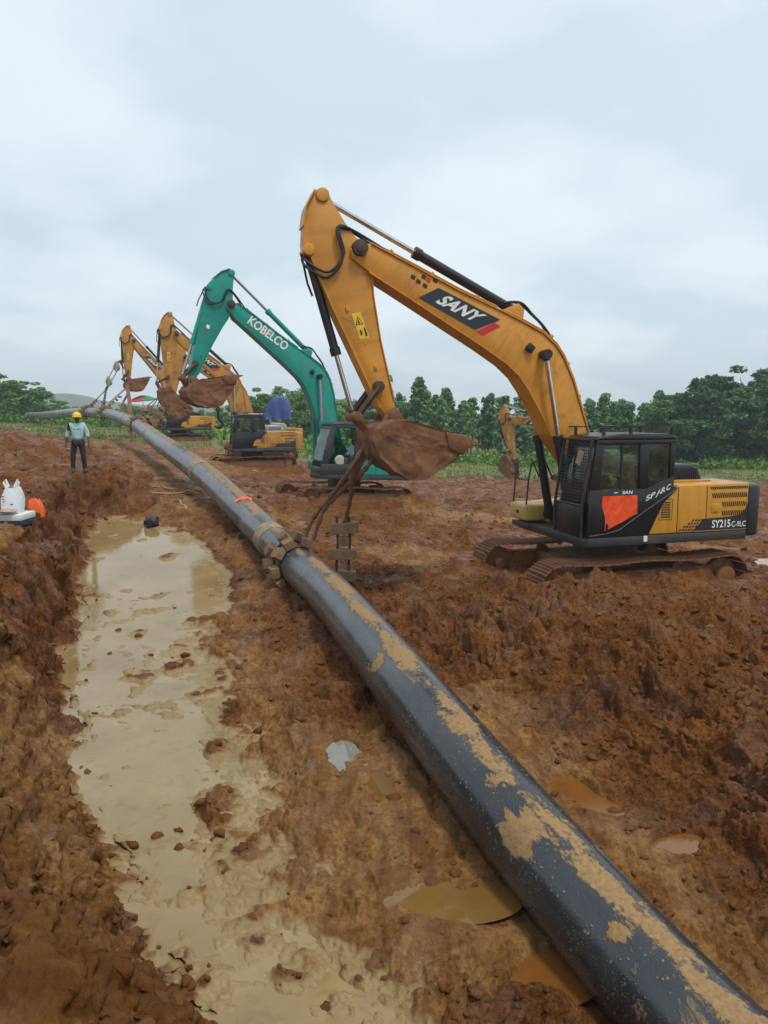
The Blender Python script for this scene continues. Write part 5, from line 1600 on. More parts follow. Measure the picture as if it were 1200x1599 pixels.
            flat_polys('letters_red', [[O + D * .47 + U * .85 + e, O + D * .52 + U * .8 + e, O + D * .56 + U * 1.05 + e, O + D * .50 + U * 1.35 + e]], M['decal_red'], fl)
            flat_polys('sticker', [[(.10, 1.402, 1.01), (.02, 1.402, 1.01), (.02, 1.402, 1.12), (.10, 1.402, 1.12)]], M['decal_white'], fl)
            # pressed line that sweeps up to the rear
            MB().tube([(1.24, 1.405, 1.16), (.9, 1.405, 1.19), (.63, 1.405, 1.25), (.13, 1.405, 1.56), (-.56, 1.405, 1.965)], .014, 6).build('trim_line', M['grey_paint'], fl)
            MB().box((.9, 1.43, 1.30), (.04, .03, .16)).build('door_handle', M['black_plastic'], fl, bevel=.008)
        else:
            flat_poly('yellow_patch', [(.18, 1.405, 1.25), (-.22, 1.405, 1.25), (-.22, 1.405, 1.62), (-.05, 1.405, 1.62), (.10, 1.405, 1.5)], M[st['body']], fl)
    else:
        flat_poly('teal_patch', [(-.02, 1.405, 1.35), (-.36, 1.405, 1.30), (-.36, 1.405, 1.7), (-.30, 1.405, 1.7)], M[st['body']], fl)
    return fl

# ------------------------------------------------------------------ the machines in the photograph
SANY = dict(brand='SANY', body='bright_yellow', dark='grey_paint', cab='black_paint', arm='yellow_paint', cw='navy_paint', hood='black_paint', deck='old_yellow_paint', box='pale_yellow', guard=True)
SANY_OLD = dict(SANY, body='old_yellow_paint', arm='old_yellow_paint', cw='old_yellow_paint', hood='pale_grey', deck='pale_grey', guard=False)
KOB = dict(brand='KOBELCO', body='teal_paint', dark='grey_paint', cab='grey_paint', arm='teal_paint', cw='teal_paint', hood='teal_paint', deck='teal_paint', box='teal_paint', ram='teal_paint', open_cab=True, roof_frame=False)
m1, k1 = excavator('excavator', (4.466, 14.783, .679), 3.431, .704, -1.779, 0.0, 'yellow excavator with black caged cab and orange door cloth, nearest the camera', SANY, lod=0)
m2, k2 = excavator('excavator', (-1.539, 27.866, .724), 3.598, .843, -1.131, -.48, 'teal excavator with dark grey cab beyond the hanging muddy bucket', KOB, pitch=R(3.0), lod=1)
m3, k3 = excavator('excavator', (-7.485, 42.002, 1.059), 3.493, .965, -1.413, .45, 'yellow excavator with black cab directly behind the teal boom', SANY_OLD, lod=1)
m4, k4 = excavator('excavator', (-16.292, 58.928, 1.871), 3.695, 1.099, -1.419, -.44, 'farthest yellow excavator, holding the pipe up by pulleys', dict(SANY_OLD, body='bright_yellow', cw='old_yellow_paint', hood='black_paint'), lod=1)
m5, k5 = excavator('excavator', (14.0, 50.2, -.677), 2.46, .379, -1.678, 1.2, 'distant yellow excavator at the wood, its bucket resting on the ground', SANY_OLD, lod=1)
m6, k6 = excavator('excavator', (-8.3, 50.0, 1.10), 3.46, .80, -1.25, .2, 'yellow excavator mostly hidden behind another, pale cab roof showing', dict(SANY_OLD, roof='white_paint', cab='pale_grey'), lod=2)

# ------------------------------------------------------------------ lifting gear
def block_mesh(seed, sx=.27, sy=.22, sz=.17):
    rng = random.Random(seed)
    m = MB().box((0, 0, 0), (sx, sy, sz))
    m2 = m.mesh('roller_block', bevel=.010, seg=1, noise=.007, nscale=9 + seed)
    return m2
BLOCKS = [block_mesh(i) for i in range(4)]
def frame_at(s, w, r):
    """place on the pipe's skin: position and axes (along, around, outwards)"""
    p, t = pipe_at(s)
    side = t.cross(Vector((0, 0, 1))).normalized(); up = side.cross(t)
    o = side * math.sin(w) + up * math.cos(w); a = o.cross(t)
    return p + o * r, Matrix((t, a, o)).transposed()
def put_block(parent, loc, M3, i, mat='timber', sc=(1, 1, 1)):
    mw = Matrix.Translation(loc) @ M3.to_4x4() @ Matrix.Diagonal((*sc, 1))
    return link('roller_block', BLOCKS[i % 4], parent, MATS[mat], mw)
def strap_on_pipe(parent, s, w0, w1, width=.09, r=PIPE_R + .012, th=.014, mat='strap'):
    n = 22; vs = []
    for layer in (0, 1):
        for i in range(n + 1):
            w = w0 + (w1 - w0) * i / n
            for e in (-.5, .5):
                q, M3 = frame_at(s + e * width, w, r + layer * th); vs.append(q)
    L = (n + 1) * 2; fs = []
    for i in range(n):
        a = i * 2
        fs += [(a, a + 1, a + 3, a + 2), (L + a, L + a + 2, L + a + 3, L + a + 1), (a, a + 2, L + a + 2, L + a), (a + 1, L + a + 1, L + a + 3, a + 3)]
    return MB().add(vs, fs).build('strap', MATS[mat], parent)
def cradle(sy, angles, label, group=None, mat='timber', gap=.26, seed=0, ds=0.0):
    s = pipe_s_at_y(sy) + ds
    p, t = pipe_at(s)
    root = empty('roller_sling', (0, 0, 0))
    tag(root, label, 'roller sling', group)
    rng = random.Random(seed)
    for e in (-gap, gap):
        strap_on_pipe(root, s + e, angles[0] + .25, angles[-1] - .25)
    for k_, w in enumerate(angles):
        for e in (-gap, gap):
            loc, M3 = frame_at(s + e + rng.uniform(-.05, .05), w + rng.uniform(-.08, .08), PIPE_R + .115)
            tw = Matrix.Rotation(rng.uniform(-.3, .3), 3, 'Z') @ Matrix.Rotation(rng.uniform(-.2, .2), 3, 'X')
            put_block(root, loc, M3 @ tw, rng.randrange(4), mat)
    return root, s
sl1, s1 = cradle(14.9, [.35, -.35, -1.05, -1.75, -2.4], 'timber roller sling wrapped over the pipe below the nearest bucket', seed=2)
# its loose end hangs behind the pipe as a ladder
lad = empty('roller_sling', (0, 0, 0))
tag(lad, 'loose end of a roller sling hanging like a ladder behind the pipe', 'roller sling')
X0 = Vector((-.80, 14.55, 0))
for k_, (z, xa, xb) in enumerate([(1.77, -1.07, -.51), (1.24, -1.12, -.57), (.80, -.95, -.57)]):
    c = Vector(((xa + xb) / 2, 14.56, z))
    link('roller_block', BLOCKS[k_], lad, MATS['timber'], Matrix.Translation(c) @ Matrix.Rotation(.06 * (k_ - 1), 4, 'Y') @ Matrix.Diagonal(((xb - xa) / .27, .9, 1.25, 1)))
for x in (-.94, -.70):
    MB().tube([(x, 14.56, 2.0), (x + .02, 14.58, 1.5), (x - .01, 14.56, 1.0), (x, 14.56, .72)], .030, 6).build('strap', MATS['strap'], lad)
MB().box((-.80, 14.6, 1.50), (.22, .15, .2)).build('roller_block', MATS['timber'], lad, bevel=.02)
# muddy rope slings from the near bucket
def rope_thing(name, label, lines, r, mat='rope', cat='rope', group=None, part='strand'):
    root = empty(name, lines[0][0]); tag(root, label, cat, group)
    for ln in lines:
        pts = [Vector(p) - Vector(lines[0][0]) for p in ln]
        if len(pts) > 2: pts = catmull([pts[0]] + pts + [pts[-1]], 8)
        rr = [r * (1 + .25 * math.sin(i * 1.7)) for i in range(len(pts))]
        MB().tube(pts, rr, 8).build(part, MATS[mat], root, noise=.008, nscale=12)
    return root
W1 = m1.matrix_basis
bot1 = W1 @ k1['fk'](.40, -.42)
rope_thing('rope_sling', 'thick muddy rope sling dropping from the nearest bucket to the pipe', [
    [bot1, (-.62, 13.6, 3.0), (-1.05, 14.6, 2.4), (-1.47, 15.2, 1.86), (-1.66, 15.1, 1.42)],
    [bot1 + Vector((.04, .05, 0)), (-.55, 13.7, 2.9), (-.90, 14.4, 2.45), (-1.22, 14.9, 2.08), (-1.45, 14.85, 1.46)],
    [bot1 + Vector((.02, .1, 0)), (-.56, 13.6, 3.0), (-.63, 14.1, 2.5), (-.74, 14.5, 2.02), (-.80, 14.56, 1.86)],
    [bot1 + Vector((0, .02, .1)), bot1 + Vector((.12, .1, -.25)), bot1 + Vector((-.05, .12, -.55)), (-.58, 13.9, 2.75)]], .042)
MB().tube([bot1 + Vector((0, 0, .22)), bot1 + Vector((.02, .02, -.12)), bot1 + Vector((.0, .03, -.3))], [.09, .12, .07], 8).build('rope_knot', MATS['rope'], None, noise=.03, nscale=9)
kn = bpy.data.objects['rope_knot']; tag(kn, 'knot of muddy rope under the link of the nearest bucket', 'rope')

# other slings on the pipe further up
cradle(41.2, [.7, .1, -.6, -1.3, -2.0], 'pale roller sling round the pipe, right of the yellow helmet', mat='pale_timber', seed=5)
cradle(53.9, [.6, 0, -.6, -1.3, -2.0, -2.7], 'roller sling on the pipe crest, right one of the two under the pulleys', mat='pale_timber', seed=6)
cradle(58.0, [.6, 0, -.6, -1.3, -2.0, -2.7], 'roller sling on the pipe crest, left one of the two under the pulleys', mat='timber', seed=7)

# pulley tackle of the farthest machine
def pulley(parent, c, r=.30):
    a = MB().cyl(c + Vector((-.04, -.07, 0)), c + Vector((.04, .07, 0)), r, 20)
    a.build('sheave', MATS['sheave'], parent, bevel=.02)
    MB().tube([c + Vector((0, -.12, r * 1.25)), c + Vector((0, -.12, -r * 1.25))], .09, 4).build('cheek_plate', MATS['sheave'], parent)
    MB().cyl(c + Vector((0, -.14, 0)), c + Vector((0, .1, 0)), .07, 10).build('axle', MATS['dark_muddy_steel'], parent)
tk = empty('pulley_tackle', (-19.5, 55.5, 8.1)); tag(tk, 'two pulley blocks on ropes hung from the farthest excavator', 'pulley')
T0 = Vector((-19.5, 55.5, 8.1))
pulley(tk, Vector((-19.72, 55.5, 7.52)) - T0); pulley(tk, Vector((-20.45, 55.8, 6.46)) - T0)
W4 = m4.matrix_basis
top4 = W4 @ k4['J3']
MB().tube([W4 @ k4['fa'](L2 - .75, .45) - T0, Vector((-19.45, 55.5, 7.95)) - T0, Vector((-19.65, 55.5, 7.8)) - T0], [.06, .09, .09], 8).build('shackle', MATS['chain'], tk)
for o_ in (-.22, .22):
    MB().cyl(Vector((-19.72 + o_ * .8, 55.5, 7.5)) - T0, Vector((-20.45 + o_ * .8, 55.8, 6.46)) - T0, .028, 6).build('rope', MATS['chain'], tk)
MB().tube([Vector((-20.5, 55.8, 6.2)) - T0, Vector((-20.68, 55.9, 6.0)) - T0, Vector((-20.75, 55.9, 5.85)) - T0], [.1, .08, .1], 8).build('hook', MATS['chain'], tk)
def chain(parent, a, b, link_l=.16, r=.022):
    a, b = Vector(a), Vector(b); n = max(2, int((b - a).length / link_l)); d = (b - a).normalized()
    q = d.to_track_quat('X', 'Z').to_matrix()
    m = MB()
    for i in range(n):
        c = a.lerp(b, (i + .5) / n); rot = q @ Matrix.Rotation(PI / 2 * (i % 2), 3, 'X')
        pts = [c + rot @ Vector((math.cos(w) * link_l * .62, math.sin(w) * link_l * .34, 0)) for w in [2 * PI * k_ / 8 for k_ in range(8)]]
        m.tube(pts, r, 5, closed=True)
    o = m.build('chain', MATS['chain'], parent); tag(o, kind='stuff')
    return o
for e in [(-22.6, 57.6, 4.75), (-22.9, 58.1, 4.7)]:
    MB().cyl(Vector((-20.75, 55.9, 5.85)) - T0, Vector(e) - T0, .028, 6).build('rope', MATS['chain'], tk)
chain(tk, Vector((-20.75, 55.9, 5.85)) - T0, Vector((-20.9, 55.6, 4.65)) - T0, .2, .035)
MB().cyl(Vector((-20.7, 55.9, 5.85)) - T0, Vector((-20.55, 55.0, 4.75)) - T0, .025, 6).build('rope', MATS['chain'], tk)
for i in range(3):
    put_block(tk, Vector((-20.9, 55.5, 4.95 - .22 * i)) - T0, Matrix.Rotation(.4 * i, 3, 'Z'), i, 'pale_timber', (.8, .8, .8))
for i in range(4):
    c = Vector((-22.0 - .25 * i, 57.1 + .25 * i, 5.05 - .13 * i))
    put_block(tk, c - T0, Matrix.Rotation(.5 * i, 3, 'Y'), i, 'pale_timber', (.8, .8, .8))
cs = empty('chain_sling', (-18.9, 55.0, 6.0)); tag(cs, 'chain sling with pale blocks hanging below the farthest bucket', 'chain')
C0 = Vector((-18.9, 55.0, 6.0))
chain(cs, (W4 @ k4['fk'](.2, -.7)) - C0, Vector((-18.7, 53.6, 4.9)) - C0, .2, .035)
for o_ in (0, .12):
    MB().cyl(Vector((-18.95 + o_, 55, 6.0)) - C0, Vector((-19.85 + o_, 53.9, 4.85)) - C0, .026, 6).build('rope', MATS['chain'], cs)
for i in range(4):
    put_block(cs, Vector((-18.65 - .02 * i, 53.4 - .1 * i, 4.75 - .24 * i)) - C0, Matrix.Rotation(.5 * i, 3, 'Z'), i, 'pale_timber', (.9, .9, .9))
for i in range(5):
    put_block(cs, Vector((-19.2 - .2 * i, 54.4 - .15 * i, 5.3 - .2 * i)) - C0, Matrix.Rotation(.7 * i, 3, 'Y'), i, 'timber', (.8, .8, .8))
# broad brown strap that drops from the same bucket to the ground
bs = MB()
pp = [(-18.75, 54.7, 6.2), (-18.55, 54.3, 5.6), (-18.2, 53.5, 4.8), (-17.95, 52.8, 4.0), (-17.8, 52.3, 2.1)]
pp = catmull([pp[0]] + pp + [pp[-1]], 6)
vs = []
for p in pp: vs += [p + Vector((-.14, 0, 0)), p + Vector((.14, 0, 0)), p + Vector((.14, .03, 0)), p + Vector((-.14, .03, 0))]
n = len(pp)
bs.add(vs, [(i * 4 + k_, i * 4 + (k_ + 1) % 4, (i + 1) * 4 + (k_ + 1) % 4, (i + 1) * 4 + k_) for i in range(n - 1) for k_ in range(4)] + [(0, 1, 2, 3), ((n - 1) * 4 + 3, (n - 1) * 4 + 2, (n - 1) * 4 + 1, (n - 1) * 4)])
o = bs.build('lifting_belt', MATS['rope'])
tag(o, 'broad brown lifting belt hanging from the farthest bucket', 'belt')

# bundle of roller blocks hung from the third machine
W3 = m3.matrix_basis
hb = empty('roller_bundle', (-11.9, 38.6, 4.0)); tag(hb, 'bundle of timber roller blocks hanging by ropes in front of the far cab', 'roller sling')
H0 = Vector((-11.9, 38.6, 4.0)); rng = random.Random(4)
top3 = W3 @ k3['fk'](.25, -.55)
for i in range(4):
    MB().cyl(top3 - H0, Vector((-12.25 + .24 * i, 38.6 + .1 * i, 4.45)) - H0, .024, 6).build('rope', MATS['chain'], hb)
for i in range(26):
    c = Vector((rng.uniform(-.55, .45), rng.uniform(-.3, .3), rng.uniform(-.55, .45)))
    if abs(c.x) + abs(c.z) > .85: c *= .7
    put_block(hb, c, Matrix.Rotation(rng.uniform(-1, 1), 3, 'Z') @ Matrix.Rotation(rng.uniform(-.9, .9), 3, 'Y'), i, 'timber' if rng.random() < .75 else 'pale_timber', (.9, .8, .95))
# hook and chain under the teal machine's bucket
hc_ = empty('hook_chain', (-5.86, 24.8, 4.3)); tag(hc_, 'short chain with a steel hook below the teal excavator\'s bucket', 'hook')
W2 = m2.matrix_basis
lowk = W2 @ k2['fk'](-.5, -1.05)
HO = Vector((-5.86, 24.8, 4.3))
chain(hc_, lowk - HO, lowk + Vector((0, 0, -.45)) - HO, .13, .03)
pts = [lowk - HO + Vector((0, 0, -.42)), lowk - HO + Vector((0, 0, -.55))] + [lowk - HO + Vector((.15 * math.sin(w), 0, -.72 + .15 * math.cos(w))) for w in (0.3, 1.0, 1.8, 2.6, 3.4, 4.2)]
MB().tube(pts, [.05, .045, .045, .05, .055, .055, .045, .03], 8).build('hook', MATS['chain'], hc_)

# ------------------------------------------------------------------ people
person((-8.86, 21.5, gz(-8.86, 21.5) - .03), R(-62), 'worker in yellow helmet and pale blue shirt standing on the mud', helmet=True, print_=True)
def sit(Wm, p, rz, label, shirt, group=None, sc=.95):
    loc = Wm @ Vector(p)
    yaw = Wm.to_euler().z
    return person(loc, yaw + rz, label, group, seated=True, shirt=shirt, scale=sc)
sit(W1, (.22, .92, 1.56), 0, 'operator in a pale green shirt seated in the nearest cab', 'green_shirt')
sit(W2, (.10, 1.02, 1.56), .35, 'operator in a white shirt seated in the teal excavator', 'white_shirt')
sit(W2, (-.18, .72, 1.60), .2, 'second person in a dark shirt behind the teal excavator\'s operator', 'dark_shirt')
sit(W3, (.22, .92, 1.56), 0, 'operator seated in the black cab behind the teal boom', 'white_shirt')

# white round container on the teal machine's cab floor
o = MB().lathe([(.10, -.06), (.18, -.055), (.20, -.02), (.20, .02), (.18, .055), (.10, .06)], 20, (0, 0, 0), Matrix.Rotation(R(90), 3, 'X')).build('tub', MATS['cream'], bevel=.01)
o.matrix_basis = W2 @ Matrix.Translation((.72, 1.18, 1.62))
tag(o, 'round cream coloured tub inside the teal excavator\'s open door', 'tub')

# ------------------------------------------------------------------ things left on the ground
# camp on the left bank
cz = 2.0
def gset(name, me_or_mb, mat, x, y, label, cat, rz=0, dz=0.0, **kw):
    o = me_or_mb.build(name, MATS[mat], None, **kw)
    o.location = (x, y, gz(x, y) + dz); o.rotation_euler = (0, 0, rz)
    tag(o, label, cat)
    return o
zb = gz(-7.3, 13.35) + .02
bx = empty('foam_box', (-7.25, 13.35, zb - .02)); tag(bx, 'pale foam box with dark blue base on the left bank', 'box')
MB().bb((-.75, -.28, .0), (.75, .28, .10)).build('base', MATS['dark_blue'], bx, bevel=.015)
MB().bb((-.77, -.30, .102), (.77, .30, .22)).build('lid', MATS['foam_board'], bx, bevel=.02)
zt = zb + .205
def bag(name, w, d, h, mat, loc, label, handles=True, seed=1, cat='bag', text=None):
    root = empty(name, loc); tag(root, label, cat)
    n = 12; k_ = 24; vs = []; rng = random.Random(seed); ph = [rng.uniform(0, 6) for _ in range(6)]
    for i in range(n + 1):
        t = i / n; sc = 1 + .12 * math.sin(PI * t) - .30 * t ** 3
        for j in range(k_):
            a = 2 * PI * j / k_
            cx = abs(math.cos(a)) ** .6 * math.copysign(1, math.cos(a)); cy = abs(math.sin(a)) ** .6 * math.copysign(1, math.sin(a))
            wr = 1 + .07 * math.sin(5 * a + ph[0] + 3 * t) + .05 * math.sin(9 * a + ph[1] - 5 * t)
            vs.append((cx * w / 2 * sc * wr + .05 * t * math.sin(ph[2]), cy * d / 2 * sc * wr * (1 - .45 * t), h * t + .02 * math.sin(3 * a + ph[3]) * t))
    fs = [(i * k_ + j, i * k_ + (j + 1) % k_, (i + 1) * k_ + (j + 1) % k_, (i + 1) * k_ + j) for i in range(n) for j in range(k_)] + [tuple(range(k_ - 1, -1, -1))]
    b = MB().add(vs, fs).build('sack', MATS[mat], root, smooth=70)
    if handles:
        for sx in (-1, 1):
            MB().tube([(sx * w * .26, 0, h * .96), (sx * w * .40, 0, h * 1.16), (sx * w * .30, .02, h * 1.28), (sx * w * .16, 0, h * .98)], [.03, .018, .014, .03], 6).build('handle', MATS[mat], root)
    if text:
        [flat_poly('print', [(xx, -d * .56, h * zz), (xx + .05, -d * .56, h * zz), (xx + .045, -d * .55, h * zz + .022), (xx + .005, -d * .55, h * zz + .018)], MATS[mm], b) for xx, zz, mm in ((-.13, .50, 'decal_red'), (-.12, .40, 'decal_red'), (-.13, .60, 'dark_blue'), (.02, .30, 'dark_blue'))]
    return root
bag('plastic_bag', .36, .24, .46, 'bag_white', (-6.80, 13.45, zt), 'white plastic carrier bag standing on the foam box', text=True, seed=3)
bag('orange_bag', .26, .2, .36, 'orange_plastic', (-6.95, 14.7, gz(-6.95, 14.7)), 'crumpled orange plastic bag right of the foam box', handles=False, seed=5)
dish = empty('dish', (-6.75, 13.12, zt + .02)); tag(dish, 'shallow metal dish of food on the foam box corner', 'dish')
MB().lathe([(.12, 0), (.19, .03), (.20, .04), (.18, .035), (.11, .012)], 24).build('plate', MATS['chrome'], dish)
MB().lathe([(.12, .02), (.10, .05), (.05, .075), (.01, .08)], 14).build('food', MATS['card'], dish, noise=.02, nscale=20)
gset('black_pan', MB().lathe([(.05, 0), (.19, .01), (.24, .06), (.22, .065), (.17, .03), (.05, .025)], 22), 'black_plastic', -6.75, 15.1, 'black pan lying beside the crumpled orange bag', 'pan', dz=.0)
o = MB().lathe([(.04, 0), (.05, .05), (.05, .22), (.02, .28), (.02, .32)], 14, (0, 0, 0), Matrix.Rotation(R(90), 3, 'Y')).build('green_bottle', MATS['green_plastic']); o.location = (-7.62, 13.3, zt + .07); tag(o, 'green plastic bottle lying at the left of the foam box', 'bottle')
bag('peach_bundle', .30, .2, .14, 'peach_plastic', (-7.45, 13.16, zt), 'peach coloured bundle on the foam box by the frame edge', handles=False, seed=8, cat='bundle')
# dark lump by the far end of the trench
def lump(name, x, y, s, mat, label, cat, seed=1):
    bm = bmesh.new(); bmesh.ops.create_icosphere(bm, subdivisions=2, radius=1)
    from mathutils import noise as mn
    for v in bm.verts:
        n = mn.noise_vector(v.co * 1.3 + Vector((seed, 0, 0))); v.co += n * .6
        v.co.x *= s[0]; v.co.y *= s[1]; v.co.z *= s[2]
    me = bpy.data.meshes.new(name); bm.to_mesh(me); bm.free()
    o = link(name, me, None, MATS[mat]); o.location = (x, y, gz(x, y) + s[2] * .5)
    tag(o, label, cat); return o
lump('stone', -6.55, 20.6, (.22, .18, .20), 'dark_rock', 'dark angular stone at the far end of the muddy trench', 'stone', 3)
lump('rag', -8.75, 20.3, (.22, .12, .05), 'dark_rock', 'flat dark rag on the mud in front of the worker', 'rag', 9)
# planks and sticks
for (x, y, L_, a, r_, lb) in [(-6.9, 24.3, 1.5, .15, .028, 'pale stick lying flat on the ramp beyond the stone'), (-6.2, 22.6, 1.4, 2.0, .03, 'pale stick slanting down the ramp beside the stone'), (-7.6, 25.6, 1.2, -.5, .024, 'short pale stick farthest up the ramp by the pipe')]:
    p0 = Vector((x - math.cos(a) * L_ / 2, y - math.sin(a) * L_ / 2, 0)); p1 = Vector((x + math.cos(a) * L_ / 2, y + math.sin(a) * L_ / 2, 0))
    pts = []
    for i in range(6):
        p = p0.lerp(p1, i / 5); pts.append(Vector((p.x, p.y, gz(p.x, p.y) + .03 + .01 * math.sin(i * 2))))
    o = MB().tube(pts, [r_, r_ * 1.1, r_, r_ * .95, r_ * .9, r_ * .6], 6).build('stick', MATS['pale_timber']); tag(o, lb, 'stick')
# orange cloth on the pipe
s2 = pipe_s_at_y(19.1); vs = []; n = 10
for i in range(n):
    for j in range(5):
        q, M3 = frame_at(s2 + .10 * (j / 4 - .5) + .02 * math.sin(i), .30 - 1.1 * (1 - i / (n - 1)) + .15, PIPE_R + .012 + .05 * math.sin(PI * j / 4) * (1 + .3 * math.sin(3 * i)))
        vs.append(q)
o = MB().add(vs, [(i * 5 + j, (i + 1) * 5 + j, (i + 1) * 5 + j + 1, i * 5 + j + 1) for i in range(n - 1) for j in range(4)]).build('orange_band', MATS['orange_plastic'], smooth=80)
tag(o, 'bright orange band lying across the top of the pipe', 'band')

# blue tarpaulin thrown over the gear of the hidden machine
def tarp():
    n = 26; vs = []
    for i in range(n):
        for j in range(n):
            u, v = i / (n - 1) * 2 - 1, j / (n - 1) * 2 - 1
            rr = max(abs(u), abs(v))
            z = 1.30 * (1 - sst(.55, 1.0, rr)) + .16 * math.sin(3 * u + 1) * (1 - rr) - .22 * (u < -.3) * (1 - rr)
            w = .06 * math.sin(9 * u + 4 * v) * rr + .05 * math.sin(13 * v) * rr
            k_ = 1 - .14 * sst(.5, 1, rr)
            vs.append((.98 * u * k_ * (1 + w), .85 * v * k_ * (1 + w), z + .05 * math.sin(7 * u) * math.sin(6 * v)))
    return MB().add(vs, [(i * n + j, (i + 1) * n + j, (i + 1) * n + j + 1, i * n + j + 1) for i in range(n - 1) for j in range(n - 1)])
def sst(a, b, x):
    t = min(1, max(0, (x - a) / (b - a))); return t * t * (3 - 2 * t)
o = tarp().build('tarpaulin', MATS['blue_tarp'], noise=.04, nscale=3, smooth=50)
o.location = (-6.75, 47.6, 3.72)
tag(o, 'blue tarpaulin draped over a load behind the black cab', 'tarpaulin')

# umbrella
um = empty('umbrella', (-18.4, 58.0, gz(-18.4, 58.0))); tag(um, 'red and green striped sun umbrella by the hanging roller bundle', 'umbrella')
hz = 5.28 - um.location.z + .25
MB().cyl((0, 0, 0), (0, 0, hz), .025, 8).build('pole', MATS['worn_chrome'], um)
for k_ in range(8):
    m = MB(); vs = []; na, nr = 5, 6
    for layer in (0, 1):
        for i in range(nr):
            r_ = 1.15 * i / (nr - 1)
            for j in range(na):
                a = 2 * PI * (k_ + j / (na - 1)) / 8
                sag = .03 * math.sin(PI * j / (na - 1)) * (i / (nr - 1))
                vs.append((r_ * math.cos(a), r_ * math.sin(a), hz - .42 * (r_ / 1.15) ** 1.6 - sag - layer * .008))
    L = na * nr
    for i in range(nr - 1):
        for j in range(na - 1):
            a = i * na + j
            m.add([], []); 
    fs = [(i * na + j, (i + 1) * na + j, (i + 1) * na + j + 1, i * na + j + 1) for i in range(nr - 1) for j in range(na - 1)]
    m.add(vs, fs + [tuple(L + q for q in reversed(f)) for f in fs])
    m.build('panel', MATS['umbrella_red' if k_ in (3, 4, 5) else 'umbrella_green'], um, fix=False)
um.rotation_mode = 'XYZ'; um.rotation_euler = (0, R(-6), .3)

# ------------------------------------------------------------------ vegetation
def leaf_material(name, dark, light, rnd=.25):
    k = NT(name)
    oi = k.n('ShaderNodeObjectInfo')
    geo = k.n('ShaderNodeNewGeometry')
    n = k.noise(.6, 4, .6)
    f = k.math('ADD', k.math('MULTIPLY', n, .55), k.math('MULTIPLY', geo.outputs['Random Per Island'], .45))
    c = k.mix(k.ramp(f, [(.3, 0), (.72, 1)]), dark, light)
    c = k.mix(k.ramp(oi.outputs['Random'], [(0, .55), (.45, 0), (1, 0)]), c, tuple(x * .8 for x in dark))
    c = k.mix(k.ramp(oi.outputs['Random'], [(.5, 0), (1, .55)]), c, (light[0] * 1.5, light[1] * 1.12, light[2]))
    p = k.n('ShaderNodeBsdfPrincipled'); k.l(c, p.inputs['Base Color']); p.inputs['Roughness'].default_value = .55; p.inputs['Specular IOR Level'].default_value = .3
    t = k.n('ShaderNodeBsdfTranslucent'); k.l(k.mix(.5, c, (.12, .2, .02)), t.inputs[0])
    m = k.n('ShaderNodeMixShader'); m.inputs[0].default_value = .25
    k.l(p.outputs[0], m.inputs[1]); k.l(t.outputs[0], m.inputs[2]); k.l(m.outputs[0], k.out.inputs[0])
    MATS[name] = k.m
leaf_material('leaf_dark', (.022, .068, .026), (.10, .23, .08))
leaf_material('leaf_teak', (.055, .15, .055), (.25, .46, .17))
leaf_material('leaf_mid', (.05, .135, .04), (.21, .40, .11))
leaf_material('leaf_bright', (.05, .13, .02), (.15, .29, .05))
leaf_material('leaf_grass', (.06, .10, .02), (.20, .23, .07))

def leaf_cloud(name, centres, radii, per, size, rng, flat=.35, shape=1.7):
    """leaf sized rhombs spread through clumps"""
    C = np.repeat(np.array(centres), per, 0); Rr = np.repeat(np.array(radii), per, 0)
    n = len(C)
    d = rng.normal(size=(n, 3)); d /= np.linalg.norm(d, axis=1)[:, None]
    rad = rng.uniform(.25, 1, n) ** .5
    P = C + d * rad[:, None] * Rr
    nrm = d * .6 + rng.normal(size=(n, 3)) * .55 + np.array([0, 0, flat]); nrm /= np.linalg.norm(nrm, axis=1)[:, None]
    a = np.cross(nrm, rng.normal(size=(n, 3))); a /= np.linalg.norm(a, axis=1)[:, None]
    b = np.cross(nrm, a)
    s = size * rng.uniform(.6, 1.25, n)
    A = a * (s * shape / 2)[:, None]; B = b * (s / 2)[:, None]
    droop = np.array([0, 0, -.18]) * s[:, None]
    V = np.stack([P - A, P + B * 1 - A * .1, P + A + droop, P - B - A * .1], 1).reshape(-1, 3)
    F = np.arange(n * 4).reshape(-1, 4)
    me = bpy.data.meshes.new(name)
    me.vertices.add(n * 4); me.vertices.foreach_set('co', V.astype(np.float32).ravel())
    me.loops.add(n * 4); me.loops.foreach_set('vertex_index', F.astype(np.int32).ravel())
    me.polygons.add(n); me.polygons.foreach_set('loop_start', (np.arange(n) * 4).astype(np.int32))
    me.update(calc_edges=True)
    return me
